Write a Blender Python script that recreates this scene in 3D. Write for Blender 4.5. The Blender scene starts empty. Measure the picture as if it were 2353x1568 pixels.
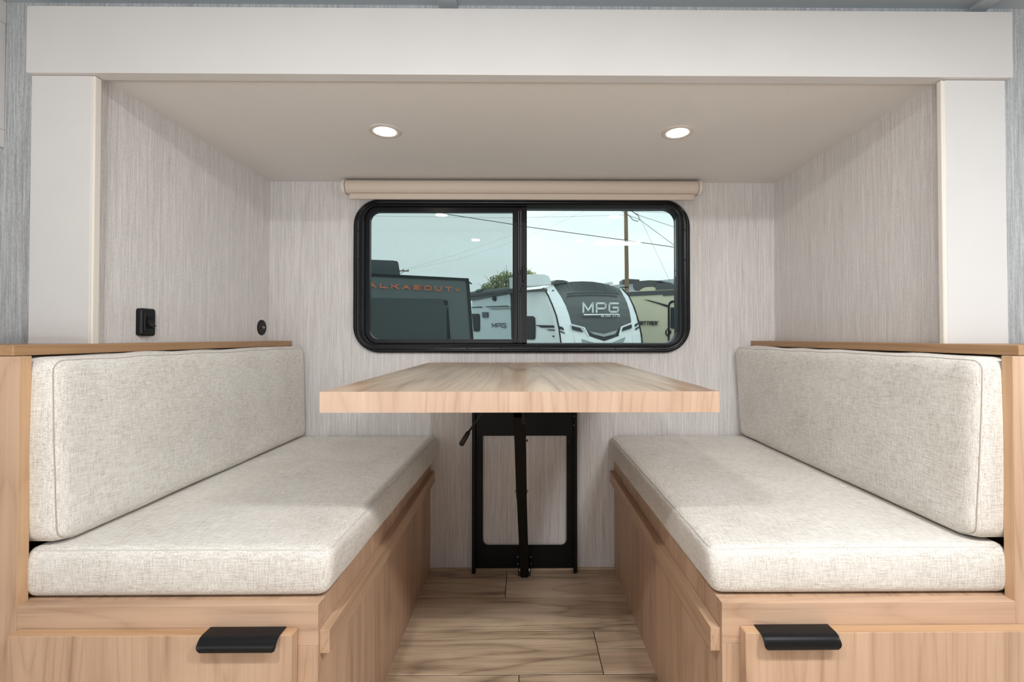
import bpy, bmesh, math, random
from mathutils import Vector, Matrix, noise
random.seed(7)
C = bpy.context.scene.collection
SC = bpy.context.scene
PI = math.pi

# ---------------------------------------------------------------- camera, world, lights, exposure
EYE = 0.8426
cam_d = bpy.data.cameras.new('camera')
cam = bpy.data.objects.new('camera', cam_d); C.objects.link(cam)
cam_d.sensor_width = 36.0
cam_d.lens = 1090.0 / 2353.0 * 36.0
cam_d.shift_x = -(1213.48 - 1176.5) / 2353.0
cam_d.shift_y = (760.37 - 784.0) / 2353.0
cam_d.clip_start = 0.02; cam_d.clip_end = 300
cam.location = (0, 0, EYE)
cam.rotation_euler = (PI / 2 + 0.0136, 0, -0.0092)
SC.camera = cam

SC.view_settings.view_transform = 'Standard'
SC.view_settings.look = 'None'
SC.view_settings.gamma = 1.0
SC.view_settings.use_curve_mapping = False
SC.view_settings.exposure = 0.0

w = bpy.data.worlds.new('overcast_sky'); SC.world = w; w.use_nodes = True
nt = w.node_tree; nt.nodes.clear()
o_ = nt.nodes.new('ShaderNodeOutputWorld'); bg = nt.nodes.new('ShaderNodeBackground')
tc = nt.nodes.new('ShaderNodeTexCoord'); mp = nt.nodes.new('ShaderNodeMapping')
mp.inputs['Scale'].default_value = (1, 1, 3.2)
nz = nt.nodes.new('ShaderNodeTexNoise'); nz.inputs['Scale'].default_value = 1.7; nz.inputs['Detail'].default_value = 4
rp = nt.nodes.new('ShaderNodeValToRGB')
rp.color_ramp.elements[0].position = 0.38; rp.color_ramp.elements[0].color = (0.72, 0.82, 0.88, 1)
rp.color_ramp.elements[1].position = 0.60; rp.color_ramp.elements[1].color = (1.0, 1.0, 0.99, 1)
nt.links.new(tc.outputs['Generated'], mp.inputs['Vector']); nt.links.new(mp.outputs[0], nz.inputs['Vector'])
nt.links.new(nz.outputs[0], rp.inputs[0]); nt.links.new(rp.outputs[0], bg.inputs[0]); nt.links.new(bg.outputs[0], o_.inputs[0])
bg.inputs[1].default_value = 1.12

def area(name, loc, target, sx, sy, power, col):
    l = bpy.data.lights.new(name, 'AREA'); l.shape = 'RECTANGLE'; l.size = sx; l.size_y = sy
    l.energy = power * 0.90; l.color = col
    o = bpy.data.objects.new(name, l); C.objects.link(o); o.location = loc
    d = Vector(target) - Vector(loc); o.rotation_euler = d.to_track_quat('-Z', 'Y').to_euler()
    return o
# ceiling panel fixture of the main cabin (its glass is built below), small cabin lamps, flash bounced off the ceiling, and added fill lights with no built source
area('key_ceiling_panel', (0.70, 0.03, 1.535), (0.70, 0.03, 0), 0.30, 0.12, 16.0, (0.98, 0.98, 0.99))
area('cabin_lamp_glow', (-0.35, 0.06, 1.550), (-0.35, 0.06, 0), 0.05, 0.05, 10.5, (1.0, 0.98, 0.96))
area('cabin_lamp_glow', (0.41, 0.06, 1.550), (0.41, 0.06, 0), 0.05, 0.05, 5.0, (1.0, 0.95, 0.90))
area('right_cool_fill', (2.35, -0.2, 1.0), (-0.9, 1.2, 0.75), 0.7, 1.0, 12.0, (0.88, 0.94, 1.0))  # cool fill added from the right for the left wall, no door built
area('low_front_fill', (-1.0, -1.4, 0.45), (-0.8, 1.0, 0.55), 1.0, 0.5, 8.0, (0.94, 0.98, 1.0))  # low fill added to brighten the bench fronts, no window behind it
area('bounced_flash', (-0.20, -0.45, 0.74), (-0.20, -0.35, 2.0), 0.35, 0.35, 23.0, (0.96, 0.985, 1.0))
area('left_rear_fill', (-2.2, -1.6, 1.05), (0.2, 1.2, 0.85), 0.8, 0.9, 2.0, (1.0, 0.97, 0.95))  # weak fill added from the left rear, no window in that wall

# ---------------------------------------------------------------- materials
def newmat(name):
    m = bpy.data.materials.new(name); m.use_nodes = True
    return m, m.node_tree, m.node_tree.nodes['Principled BSDF']
def plain(name, col, rough=0.5, metal=0.0, spec=0.5, bump=0.0, bscale=300):
    m, t, b = newmat(name)
    b.inputs['Base Color'].default_value = (*col, 1); b.inputs['Roughness'].default_value = rough
    b.inputs['Metallic'].default_value = metal; b.inputs['Specular IOR Level'].default_value = spec
    n = t.nodes.new('ShaderNodeTexNoise'); tcn = t.nodes.new('ShaderNodeTexCoord')
    t.links.new(tcn.outputs['Object'], n.inputs['Vector']); n.inputs['Scale'].default_value = bscale
    mx = t.nodes.new('ShaderNodeMixRGB'); mx.blend_type = 'MULTIPLY'; mx.inputs[0].default_value = 0.08
    mx.inputs[1].default_value = (*col, 1); t.links.new(n.outputs[0], mx.inputs[2]); t.links.new(mx.outputs[0], b.inputs['Base Color'])
    if bump:
        bp = t.nodes.new('ShaderNodeBump'); bp.inputs['Strength'].default_value = bump; bp.inputs['Distance'].default_value = 0.001
        t.links.new(n.outputs[0], bp.inputs['Height']); t.links.new(bp.outputs[0], b.inputs['Normal'])
    return m
def nnoise(t, vec, scale, detail=2.0, rough=0.5, dist=0.0, w=None):
    mpn = t.nodes.new('ShaderNodeMapping'); mpn.inputs['Scale'].default_value = scale
    t.links.new(vec, mpn.inputs['Vector'])
    n = t.nodes.new('ShaderNodeTexNoise'); n.inputs['Scale'].default_value = 1.0
    n.inputs['Detail'].default_value = detail; n.inputs['Roughness'].default_value = rough; n.inputs['Distortion'].default_value = dist
    if w is not None:
        n.noise_dimensions = '4D'; t.links.new(w, n.inputs['W'])
    t.links.new(mpn.outputs[0], n.inputs['Vector'])
    return n.outputs[0]
def math_(t, op, a, b=None, clamp=False):
    n = t.nodes.new('ShaderNodeMath'); n.operation = op; n.use_clamp = clamp
    for i, v in enumerate((a, b)):
        if v is None: continue
        if isinstance(v, (int, float)): n.inputs[i].default_value = v
        else: t.links.new(v, n.inputs[i])
    return n.outputs[0]
def ramp(t, fac, stops):
    r = t.nodes.new('ShaderNodeValToRGB'); e = r.color_ramp.elements
    while len(e) < len(stops): e.new(0.5)
    for k, (p, c) in enumerate(stops): e[k].position = p; e[k].color = (*c, 1)
    t.links.new(fac, r.inputs[0]); return r.outputs[0]
def bump(t, b, h, strength, dist=0.001):
    bp = t.nodes.new('ShaderNodeBump'); bp.inputs['Strength'].default_value = strength; bp.inputs['Distance'].default_value = dist
    t.links.new(h, bp.inputs['Height']); t.links.new(bp.outputs[0], b.inputs['Normal'])

def wallpaper(name, dark, light, amp=1.0):
    m, t, b = newmat(name)
    co = t.nodes.new('ShaderNodeTexCoord').outputs['Object']
    a = nnoise(t, co, (430, 430, 12), 3.0, 0.6); c = nnoise(t, co, (230, 230, 3.0), 2.0); g = nnoise(t, co, (500, 500, 160), 1.0)
    s = math_(t, 'ADD', math_(t, 'MULTIPLY', a, 0.5), math_(t, 'MULTIPLY', c, 0.28)); s = math_(t, 'ADD', s, math_(t, 'MULTIPLY', g, 0.22))
    t.links.new(ramp(t, s, [(0.40, dark), (0.60, light)]), b.inputs['Base Color'])
    b.inputs['Roughness'].default_value = 0.62; b.inputs['Specular IOR Level'].default_value = 0.3
    bump(t, b, s, 0.5 * amp, 0.0012)
    return m
def wood(name, dark, mid, light, grain='x', coarse=1.0, rough=0.45, planks=False, contrast=1.0):
    lines = -0.035 if planks else -0.10
    m, t, b = newmat(name)
    co = t.nodes.new('ShaderNodeTexCoord').outputs['Object']
    oi = t.nodes.new('ShaderNodeObjectInfo').outputs['Random']; wv = math_(t, 'MULTIPLY', oi, 37.0)
    ax = 'xyz'.index(grain)
    def sc(al, ac): v = [ac] * 3; v[ax] = al; return tuple(x * coarse for x in v)
    big = nnoise(t, co, sc(1.3, 7.0), 3.0, 0.55, 0.6, wv)
    ring = math_(t, 'FRACT', math_(t, 'MULTIPLY', nnoise(t, co, sc(0.7, 5.0), 1.5, 0.45, 0.15, wv), 9.0))
    ring = math_(t, 'ABSOLUTE', math_(t, 'SUBTRACT', ring, 0.5))
    ring = math_(t, 'MULTIPLY', ring, 2.0)
    r2 = math_(t, 'FRACT', math_(t, 'MULTIPLY', nnoise(t, co, sc(0.42, 4.6), 1.0, 0.4, 0.08, wv), 38.0))
    r2 = math_(t, 'POWER', math_(t, 'MULTIPLY', math_(t, 'ABSOLUTE', math_(t, 'SUBTRACT', r2, 0.5)), 2.0), 5.0)
    fib = nnoise(t, co, sc(7.0, 260.0), 2.0, 0.6)
    med = nnoise(t, co, sc(2.2, 46.0), 3.0, 0.6, 0.2, wv)
    s = math_(t, 'MULTIPLY', big, 0.45 * contrast)
    s = math_(t, 'ADD', s, math_(t, 'MULTIPLY', med, 0.33)); s = math_(t, 'ADD', s, math_(t, 'MULTIPLY', fib, 0.16))
    s = math_(t, 'ADD', s, math_(t, 'MULTIPLY', math_(t, 'POWER', ring, 4.0), -0.09 * contrast))
    s = math_(t, 'ADD', s, math_(t, 'MULTIPLY', r2, lines)); s = math_(t, 'ADD', s, 0.055 - lines * 0.25 + 0.225 * (1 - contrast))
    if planks:
        s = math_(t, 'ADD', s, math_(t, 'MULTIPLY', math_(t, 'SUBTRACT', oi, 0.5), 0.07))
    t.links.new(ramp(t, s, [(0.32, dark), (0.50, mid), (0.66, light)]), b.inputs['Base Color'])
    b.inputs['Roughness'].default_value = rough
    bump(t, b, fib, 0.08, 0.0004)
    return m
def fabric(name, dark, light):
    m, t, b = newmat(name)
    co = t.nodes.new('ShaderNodeTexCoord').outputs['Object']
    a = nnoise(t, co, (620, 620, 45), 2.0, 0.6); c = nnoise(t, co, (620, 45, 620), 2.0, 0.6); d = nnoise(t, co, (45, 620, 620), 2.0, 0.6)
    g = nnoise(t, co, (9, 9, 9), 2.0)
    s = math_(t, 'ADD', math_(t, 'ADD', a, c), d); s = math_(t, 'MULTIPLY', s, 0.3)
    s = math_(t, 'ADD', s, math_(t, 'MULTIPLY', g, 0.1))
    t.links.new(ramp(t, s, [(0.36, dark), (0.47, tuple((x + y) / 2 * 1.03 for x, y in zip(dark, light))), (0.60, light)]), b.inputs['Base Color'])
    b.inputs['Roughness'].default_value = 0.9; b.inputs['Specular IOR Level'].default_value = 0.15
    b.inputs['Sheen Weight'].default_value = 0.15
    bump(t, b, s, 0.6, 0.0015)
    return m
def emit(name, col, strength):
    m = bpy.data.materials.new(name); m.use_nodes = True; t = m.node_tree; t.nodes.clear()
    e = t.nodes.new('ShaderNodeEmission'); e.inputs[0].default_value = (*col, 1); e.inputs[1].default_value = strength
    o = t.nodes.new('ShaderNodeOutputMaterial'); t.links.new(e.outputs[0], o.inputs[0]); return m
def glass(name, tint, refl=1.0):
    m = bpy.data.materials.new(name); m.use_nodes = True; t = m.node_tree; t.nodes.clear()
    tr = t.nodes.new('ShaderNodeBsdfTransparent'); tr.inputs[0].default_value = (*tint, 1)
    gl = t.nodes.new('ShaderNodeBsdfGlossy'); gl.inputs['Roughness'].default_value = 0.0
    fr = t.nodes.new('ShaderNodeFresnel'); fr.inputs[0].default_value = 1.5
    mx = t.nodes.new('ShaderNodeMixShader'); o = t.nodes.new('ShaderNodeOutputMaterial')
    t.links.new(math_(t, 'MULTIPLY', fr.outputs[0], refl), mx.inputs[0])
    t.links.new(tr.outputs[0], mx.inputs[1]); t.links.new(gl.outputs[0], mx.inputs[2]); t.links.new(mx.outputs[0], o.inputs[0])
    return m
def screen_mat(name):
    m = bpy.data.materials.new(name); m.use_nodes = True; t = m.node_tree; t.nodes.clear()
    tr = t.nodes.new('ShaderNodeBsdfTransparent'); df = t.nodes.new('ShaderNodeBsdfDiffuse'); df.inputs[0].default_value = (0.02, 0.024, 0.03, 1)
    co = t.nodes.new('ShaderNodeTexCoord').outputs['Object']
    n = nnoise(t, co, (700, 700, 60), 1.0); n2 = nnoise(t, co, (60, 700, 700), 1.0)
    f = math_(t, 'ADD', math_(t, 'MULTIPLY', math_(t, 'ADD', n, n2), 0.03), 0.19)
    mx = t.nodes.new('ShaderNodeMixShader'); o = t.nodes.new('ShaderNodeOutputMaterial')
    t.links.new(f, mx.inputs[0]); t.links.new(tr.outputs[0], mx.inputs[1]); t.links.new(df.outputs[0], mx.inputs[2]); t.links.new(mx.outputs[0], o.inputs[0])
    return m

M = {}
M['paper'] = wallpaper('slide_wallpaper', (0.60, 0.575, 0.565), (0.81, 0.785, 0.775))
M['paper_ceiling'] = wallpaper('slide_ceiling_paper', (0.71, 0.685, 0.66), (0.76, 0.735, 0.71), 0.35)
M['paper_cool'] = wallpaper('cabin_wallpaper', (0.31, 0.32, 0.325), (0.51, 0.525, 0.535))
M['white'] = plain('white_laminate', (0.66, 0.645, 0.63), 0.42, spec=0.4, bscale=6)
M['cream'] = plain('cream_vinyl_trim', (0.78, 0.73, 0.66), 0.45)
M['shade'] = plain('beige_shade_fabric', (0.72, 0.62, 0.53), 0.7, bump=0.1, bscale=900)
M['ceiling'] = plain('grey_cabin_ceiling', (0.40, 0.44, 0.47), 0.7, bump=0.2, bscale=200)
M['room'] = plain('cabin_wall_white', (0.80, 0.80, 0.80), 0.7)
M['maple_v'] = wood('maple_laminate_vertical', (0.36, 0.225, 0.145), (0.53, 0.35, 0.235), (0.64, 0.44, 0.31), 'z', 1.0)
M['maple_h'] = wood('maple_laminate_horizontal', (0.36, 0.225, 0.145), (0.54, 0.36, 0.245), (0.64, 0.44, 0.31), 'x', 1.0)
M['maple_y'] = wood('maple_laminate_lengthwise', (0.34, 0.21, 0.13), (0.50, 0.33, 0.215), (0.60, 0.41, 0.28), 'y', 1.0)
M['edge_y'] = wood('maple_cap_edge', (0.26, 0.145, 0.07), (0.36, 0.205, 0.10), (0.44, 0.265, 0.14), 'y', 1.0)
M['edge_z'] = wood('maple_edge_band', (0.40, 0.235, 0.12), (0.53, 0.33, 0.185), (0.62, 0.41, 0.25), 'z', 1.0)
M['edge_x'] = wood('maple_edge_band_front', (0.40, 0.235, 0.12), (0.53, 0.33, 0.185), (0.62, 0.41, 0.25), 'x', 1.0)
M['table'] = wood('walnut_table_laminate', (0.22, 0.125, 0.075), (0.42, 0.285, 0.19), (0.58, 0.43, 0.30), 'y', 1.0, 0.33, contrast=1.15)
M['table_edge'] = wood('table_edge_band', (0.37, 0.225, 0.15), (0.50, 0.34, 0.245), (0.60, 0.44, 0.33), 'z', 1.0, 0.4)
M['plank'] = wood('oak_vinyl_plank', (0.25, 0.175, 0.115), (0.55, 0.415, 0.285), (0.72, 0.57, 0.42), 'x', 1.7, 0.4, True, 1.35)
M['joint'] = plain('plank_joint', (0.03, 0.02, 0.014), 0.8)
M['fabric'] = fabric('oatmeal_linen', (0.42, 0.375, 0.325), (0.85, 0.83, 0.785))
M['seam'] = plain('linen_seam', (0.46, 0.41, 0.35), 0.9)
M['seam_light'] = plain('linen_piping', (0.66, 0.63, 0.58), 0.9)
M['black'] = plain('black_plastic', (0.007, 0.007, 0.008), 0.32, spec=0.28)
M['black_frame'] = plain('black_window_frame', (0.006, 0.006, 0.008), 0.30, spec=0.3)
M['black_metal'] = plain('black_powder_coat', (0.004, 0.0037, 0.004), 0.45, spec=0.2)
M['leg'] = plain('dark_bronze_tube', (0.0045, 0.0035, 0.003), 0.5, spec=0.15)
M['screw'] = plain('black_screw', (0.004, 0.004, 0.004), 0.5)
M['steel'] = plain('zinc_bolt', (0.55, 0.55, 0.55), 0.3, 1.0)
M['dark_gap'] = plain('shadow_gap', (0.02, 0.02, 0.025), 0.8)
M['glass_r'] = glass('tinted_glass', (0.92, 1.0, 0.99), 0.6)
M['glass_l'] = glass('tinted_sash_glass', (0.88, 1.0, 1.0), 0.6)
M['screen'] = screen_mat('insect_screen_mesh')
M['lamp'] = emit('warm_led', (1.0, 0.89, 0.76), 42.0)
M['lamp_room'] = emit('cabin_led', (1.0, 0.95, 0.88), 12.0)
M['lamp_small'] = emit('small_cabin_led', (1.0, 0.93, 0.84), 4.0)
M['lamp_white'] = plain('lamp_trim_white', (0.66, 0.60, 0.55), 0.4)

# ---------------------------------------------------------------- mesh helpers
def add_box(bm, x0, x1, y0, y1, z0, z1, bev=0.0, seg=2):
    r = bmesh.ops.create_cube(bm, size=1.0)
    for v in r['verts']:
        v.co = Vector(((x0 + x1) / 2 + v.co.x * (x1 - x0), (y0 + y1) / 2 + v.co.y * (y1 - y0), (z0 + z1) / 2 + v.co.z * (z1 - z0)))
    if bev:
        es = list({e for v in r['verts'] for e in v.link_edges})
        bmesh.ops.bevel(bm, geom=es, offset=bev, segments=seg, affect='EDGES', profile=0.5)
def bx(*a, **k):
    bm = bmesh.new(); add_box(bm, *a, **k); return bm
def add_slab(bm, pts, vec):
    """closed solid: the polygon pts extruded by vec"""
    vec = Vector(vec); a = [bm.verts.new(p) for p in pts]; b = [bm.verts.new(Vector(p) + vec) for p in pts]
    n = len(pts)
    f1 = bm.faces.new(a); f2 = bm.faces.new(b[::-1])
    for i in range(n): bm.faces.new((a[i], b[i], b[(i + 1) % n], a[(i + 1) % n]))
    return a, b
def slab(pts, vec):
    bm = bmesh.new(); add_slab(bm, pts, vec); fix(bm); return bm
def fix(bm): bmesh.ops.recalc_face_normals(bm, faces=bm.faces)
def add_tube(bm, pts, rad, n=8, closed=False, caps=True):
    pts = [Vector(p) for p in pts]; m = len(pts); rings = []
    rr = rad if isinstance(rad, (list, tuple)) else [rad] * m
    for i, p in enumerate(pts):
        a = pts[(i - 1) % m] if (closed or i > 0) else p; b = pts[(i + 1) % m] if (closed or i < m - 1) else p
        d = (b - a).normalized(); up = Vector((0, 0, 1)) if abs(d.z) < 0.9 else Vector((1, 0, 0))
        s = d.cross(up).normalized(); q = s.cross(d)
        rings.append([bm.verts.new(p + (s * math.cos(t) + q * math.sin(t)) * rr[i]) for t in [2 * PI * k / n for k in range(n)]])
    for i in range(m if closed else m - 1):
        A, B = rings[i], rings[(i + 1) % m]
        for k in range(n): bm.faces.new((A[k], A[(k + 1) % n], B[(k + 1) % n], B[k]))
    if not closed and caps:
        bm.faces.new(rings[0][::-1]); bm.faces.new(rings[-1])
def add_disc(bm, c, axis, r, h, n=20, r2=None):
    """short cylinder from c along axis (unit) with height h"""
    add_tube(bm, [Vector(c), Vector(c) + Vector(axis) * h], [r, r if r2 is None else r2], n)
def rrect(x0, x1, z0, z1, radii, n=8):
    """rounded rectangle in (x, z); radii order: bottom-left, bottom-right, top-right, top-left; fixed vertex count"""
    out = []
    cs = [(x0, z0, 1, 1, PI), (x1, z0, -1, 1, 1.5 * PI), (x1, z1, -1, -1, 0), (x0, z1, 1, -1, 0.5 * PI)]
    for (cx, cz, sx, sz, a0), r in zip(cs, radii):
        for k in range(n + 1):
            a = a0 + (PI / 2) * k / n
            out.append((cx + sx * r + math.cos(a) * r, cz + sz * r + math.sin(a) * r))
    return out
def loft(bm, loops, cap_first=False, cap_last=False):
    vs = [[bm.verts.new(p) for p in l] for l in loops]; n = len(vs[0])
    for A, B in zip(vs, vs[1:]):
        for k in range(n):
            bm.faces.new((A[k], A[(k + 1) % n], B[(k + 1) % n], B[k]))
    if cap_first: bm.faces.new(vs[0][::-1])
    if cap_last: bm.faces.new(vs[-1])
def ring_solid(inner, outer, y0, y1):
    """solid flat ring between two loops of equal count, y0 front, y1 back"""
    bm = bmesh.new()
    L = lambda l, y: [(p[0], y, p[1]) for p in l]
    loft(bm, [L(inner, y1), L(inner, y0), L(outer, y0), L(outer, y1), L(inner, y1)]); bmesh.ops.remove_doubles(bm, verts=bm.verts, dist=1e-6); fix(bm); return bm

def wloc(o):
    p = Vector((0, 0, 0))
    while o is not None: p = p + o.location; o = o.parent
    return p
def part(name, bm, mat, parent=None, smooth=False, label=None, kind=None, origin=None):
    """one mesh object; bm is in world coordinates"""
    base = wloc(parent) if parent is not None else Vector((0, 0, 0))
    org = Vector(origin) if origin is not None else base
    bmesh.ops.translate(bm, verts=bm.verts, vec=-org)
    me = bpy.data.meshes.new(name); bm.to_mesh(me); bm.free()
    o = bpy.data.objects.new(name, me); C.objects.link(o)
    if parent is not None: o.parent = parent
    o.location = org - base
    if isinstance(mat, (list, tuple)):
        for q in mat: me.materials.append(q)
    else: me.materials.append(mat)
    if smooth:
        for p in me.polygons: p.use_smooth = True
    if label: o['label'] = label
    if kind: o['kind'] = kind
    return o
def thing(name, loc, label, cat, group=None):
    o = bpy.data.objects.new(name, None); C.objects.link(o); o.location = loc; o.empty_display_size = 0.05
    o['label'] = label; o['category'] = cat
    if group: o['group'] = group
    return o
def tag(o, label, cat, group=None):
    o['label'] = label; o['category'] = cat
    if group: o['group'] = group
    return o
def struct(name, bm, mat, label, cat, parent=None):
    o = part(name, bm, mat, parent); o['kind'] = 'structure'; o['label'] = label; o['category'] = cat
    return o

# ---------------------------------------------------------------- the setting
XL, XR, YB, ZC = -0.9275, 0.9237, 1.736, 1.412        # slide-out interior
YF, YW, ZM = 0.987, 1.017, 1.560                       # fascia front, cabin wall plane, cabin ceiling

fl = struct('floor', bx(-2.6, 2.6, -1.8, YB + 0.06, -0.05, -0.0015), M['joint'], 'oak-look vinyl plank floor between the two benches', 'floor')
def plank(x0, x1, y0, y1):
    g = 0.0011
    return part('plank', bx(x0 + g, x1 - g, y0 + g * 1.4, y1 - g * 1.4, -0.0035, 0.0, bev=0.0006, seg=1), M['plank'], fl)
rows = [(1.5475, 1.724), (1.3709, 1.5475), (1.1956, 1.3709), (1.0196, 1.1956), (0.8436, 1.0196), (0.6676, 0.8436), (0.4916, 0.6676), (0.3156, 0.4916), (0.1396, 0.3156), (-0.0364, 0.1396)]
plank(-1.25, 1.25, 1.7245, 1.7355)
rows += [(-0.2128 - 0.1764 * k, -0.0364 - 0.1764 * k) for k in range(9)]
for k, (y0, y1) in enumerate(rows):
    if k == 0: plank(-1.25, -0.060, y0, y1); plank(-0.060, 1.16, y0, y1)
    elif k == 1: plank(-0.70, 0.52, y0, y1); plank(0.52, 1.25, y0, y1); plank(-1.25, -0.70, y0, y1)
    elif k == 2: plank(-1.02, 0.200, y0, y1); plank(0.200, 1.25, y0, 1.2925); plank(0.200, 1.25, 1.2925, y1)
    elif k == 3: plank(-1.25, -0.0118, y0, y1); plank(-0.0118, 1.21, y0, y1)
    else:
        s = random.uniform(-0.9, 0.2); xs_ = [max(-2.6, s - 2.44), s - 1.22, s, s + 1.22, min(2.6, s + 2.44)]
        for xa_, xb_ in zip(xs_, xs_[1:]): plank(xa_, xb_, y0, y1)

# slide rear wall with the window opening
bm = ring_solid(rrect(-0.597, 0.586, 0.806, 1.331, [0.068] * 4, 8), rrect(XL - 0.05, XR + 0.05, -0.05, ZC + 0.05, [0.0001] * 4, 8), YB, YB + 0.055)
struct('wall_back', bm, M['paper'], 'streaked greige papered rear wall with the window in it', 'wall')
struct('wall_left', bx(XL - 0.05, XL, YW + 0.001, YB, 0, ZC), M['paper'], 'papered left side wall of the dinette recess with black switch', 'wall')
struct('wall_right', bx(XR, XR + 0.05, YW + 0.001, YB, 0, ZC), M['paper'], 'papered right side wall of the dinette recess', 'wall')
struct('ceiling_2', bx(XL - 0.05, XR + 0.05, YW + 0.001, YB + 0.055, ZC, ZC + 0.05), M['paper_ceiling'], 'lowered beige ceiling over the dinette with two lamps', 'ceiling')
# cabin wall around the recess opening
bm = bmesh.new()
add_box(bm, -2.6, XL - 0.0502, YW, YW + 0.05, 0, ZM); add_box(bm, XR + 0.0502, 2.6, YW, YW + 0.05, 0, ZM); add_box(bm, XL - 0.0502, XR + 0.0502, YW, YW + 0.0009, ZC, ZM); add_box(bm, XL - 0.0502, XR + 0.0502, YW + 0.001, YW + 0.05, ZC + 0.0505, ZM)
struct('wall_front', bm, M['paper_cool'], 'grey streaked cabin wall around the white recess surround', 'wall')
struct('ceiling_1', bx(-2.6, 2.6, -1.8, YW + 0.05, ZM, ZM + 0.05), M['ceiling'], 'dark grey cabin ceiling above the white header board', 'ceiling')
struct('wall_rear', bx(-2.6, 2.6, -1.85, -1.80, -0.05, ZM + 0.05), M['room'], 'cabin wall behind the camera', 'wall')
struct('wall_cabin_left', bx(-2.65, -2.6, -1.8, YW, -0.05, ZM + 0.05), M['room'], 'far left wall of the cabin', 'wall')
struct('wall_cabin_right', bx(2.6, 2.65, -1.8, YW, -0.05, ZM + 0.05), M['room'], 'far right wall of the cabin', 'wall')
# fascia, posts, beads
struct('trim_1', bx(-1.034, 1.0365, YF, YW - 0.0005, 1.3925, 1.533, bev=0.0012), M['white'], 'wide white header board across the top of the recess', 'trim')
struct('trim_2', bx(-1.032, -0.9065, YF + 0.010, YW - 0.0005, 0.0, 1.3920, bev=0.001), M['white'], 'white upright board left of the recess', 'trim')
struct('trim_3', bx(0.8995, 1.0285, YF + 0.010, YW - 0.0005, 0.0, 1.3920, bev=0.001), M['white'], 'white upright board right of the recess', 'trim')
bm = bmesh.new(); add_box(bm, -0.9275, -0.8995, YF + 0.011, YF + 0.0255, 0.0, 1.3915, bev=0.0012)
add_tube(bm, [(-0.9022, YF + 0.0115, 0.0), (-0.9022, YF + 0.0115, 1.391)], 0.0022, 8)
struct('trim_4', bm, M['cream'], 'narrow cream bead along the left edge of the recess', 'trim')
bm = bmesh.new(); add_box(bm, 0.8900, 0.9237, YF + 0.011, YF + 0.021, 0.0, 1.3915, bev=0.0012)
add_tube(bm, [(0.8922, YF + 0.0115, 0.0), (0.8922, YF + 0.0115, 1.391)], 0.0022, 8)
struct('trim_5', bm, M['cream'], 'narrow cream bead along the right edge of the recess', 'trim')
bm = bmesh.new(); add_box(bm, XL, XR, YW - 0.0004, YW + 0.016, 1.4045, ZC, bev=0.001); 
struct('trim_6', bm, M['cream'], 'thin cream strip under the header board', 'trim')
struct('trim_7', bx(-0.183, -0.142, -1.7, YW - 0.001, ZM - 0.008, ZM, bev=0.002), M['ceiling'], 'grey ceiling batten above the middle of the header board', 'trim')
struct('trim_8', bx(0.968, 1.003, -1.7, YW - 0.001, ZM - 0.010, ZM, bev=0.002), M['ceiling'], 'grey ceiling batten at the upper right corner', 'trim')
struct('baseboard_back', bx(-0.339, 0.332, YB - 0.008, YB, 0.0, 0.006), M['plank'], 'low brown strip along the foot of the rear wall', 'baseboard')

# ---------------------------------------------------------------- window
win = thing('window_1', (-0.0055, YB, 0.785), 'black framed sliding window with rounded corners in the rear wall', 'window')
win['kind'] = 'structure'
IN = (-0.579, 0.568, 0.8214, 1.3200, 0.045); OU = (-0.6196, 0.6087, 0.7852, 1.3462, 0.098)
def lp(s, y):
    a = [i + (o - i) * s for i, o in zip(IN, OU)]
    return [(x, y, z) for x, z in rrect(a[0], a[1], a[2], a[3], [a[4]] * 4, 10)]
prof = [(1.0, YB), (1.0, YB - 0.007), (0.96, YB - 0.013), (0.88, YB - 0.0165), (0.78, YB - 0.0175), (0.69, YB - 0.0165), (0.65, YB - 0.0125), (0.60, YB - 0.0115),
        (0.40, YB - 0.0115), (0.37, YB - 0.0145), (0.24, YB - 0.0150), (0.18, YB - 0.009), (0.10, YB - 0.008), (0.06, YB - 0.001), (0.0, YB + 0.002), (0.0, YB + 0.050), (0.3, YB + 0.050)]
bm = bmesh.new(); loft(bm, [lp(s, y) for s, y in prof]); fix(bm)
frame = part('window_frame', bm, M['black_frame'], win, smooth=False)
for p in frame.data.polygons: p.use_smooth = True
md = frame.modifiers.new('split', 'EDGE_SPLIT'); md.split_angle = math.radians(38)
scr = [(-0.6005, 1.2303), (-0.5995, 1.1257), (-0.5985, 1.0213), (-0.5985, 0.9139), (-0.4754, 0.8038), (-0.3337, 0.8038), (-0.2044, 0.8038), (-0.0845, 0.8038), (0.0546, 0.8038), (0.1987, 0.8038), (0.3335, 0.8038), (0.4748, 0.8038),
       (0.5885, 1.2343), (0.5885, 1.1259), (0.5885, 1.0208), (0.5885, 0.9175)]
proto = None
for x, z in scr:
    if proto is None:
        bm = bmesh.new(); add_disc(bm, (0, 0, 0), (0, -1, 0), 0.0036, 0.0022, 12, 0.0026); fix(bm)
        add_box(bm, -0.0018, 0.0018, -0.0026, -0.0020, -0.0004, 0.0004)
        proto = part('screw', bm, M['screw'], None, origin=(0, 0, 0)); s = proto
    else:
        s = proto.copy(); C.objects.link(s)
    s.parent = win; s.location = Vector((x, YB - 0.0113, z)) - win.location
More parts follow.
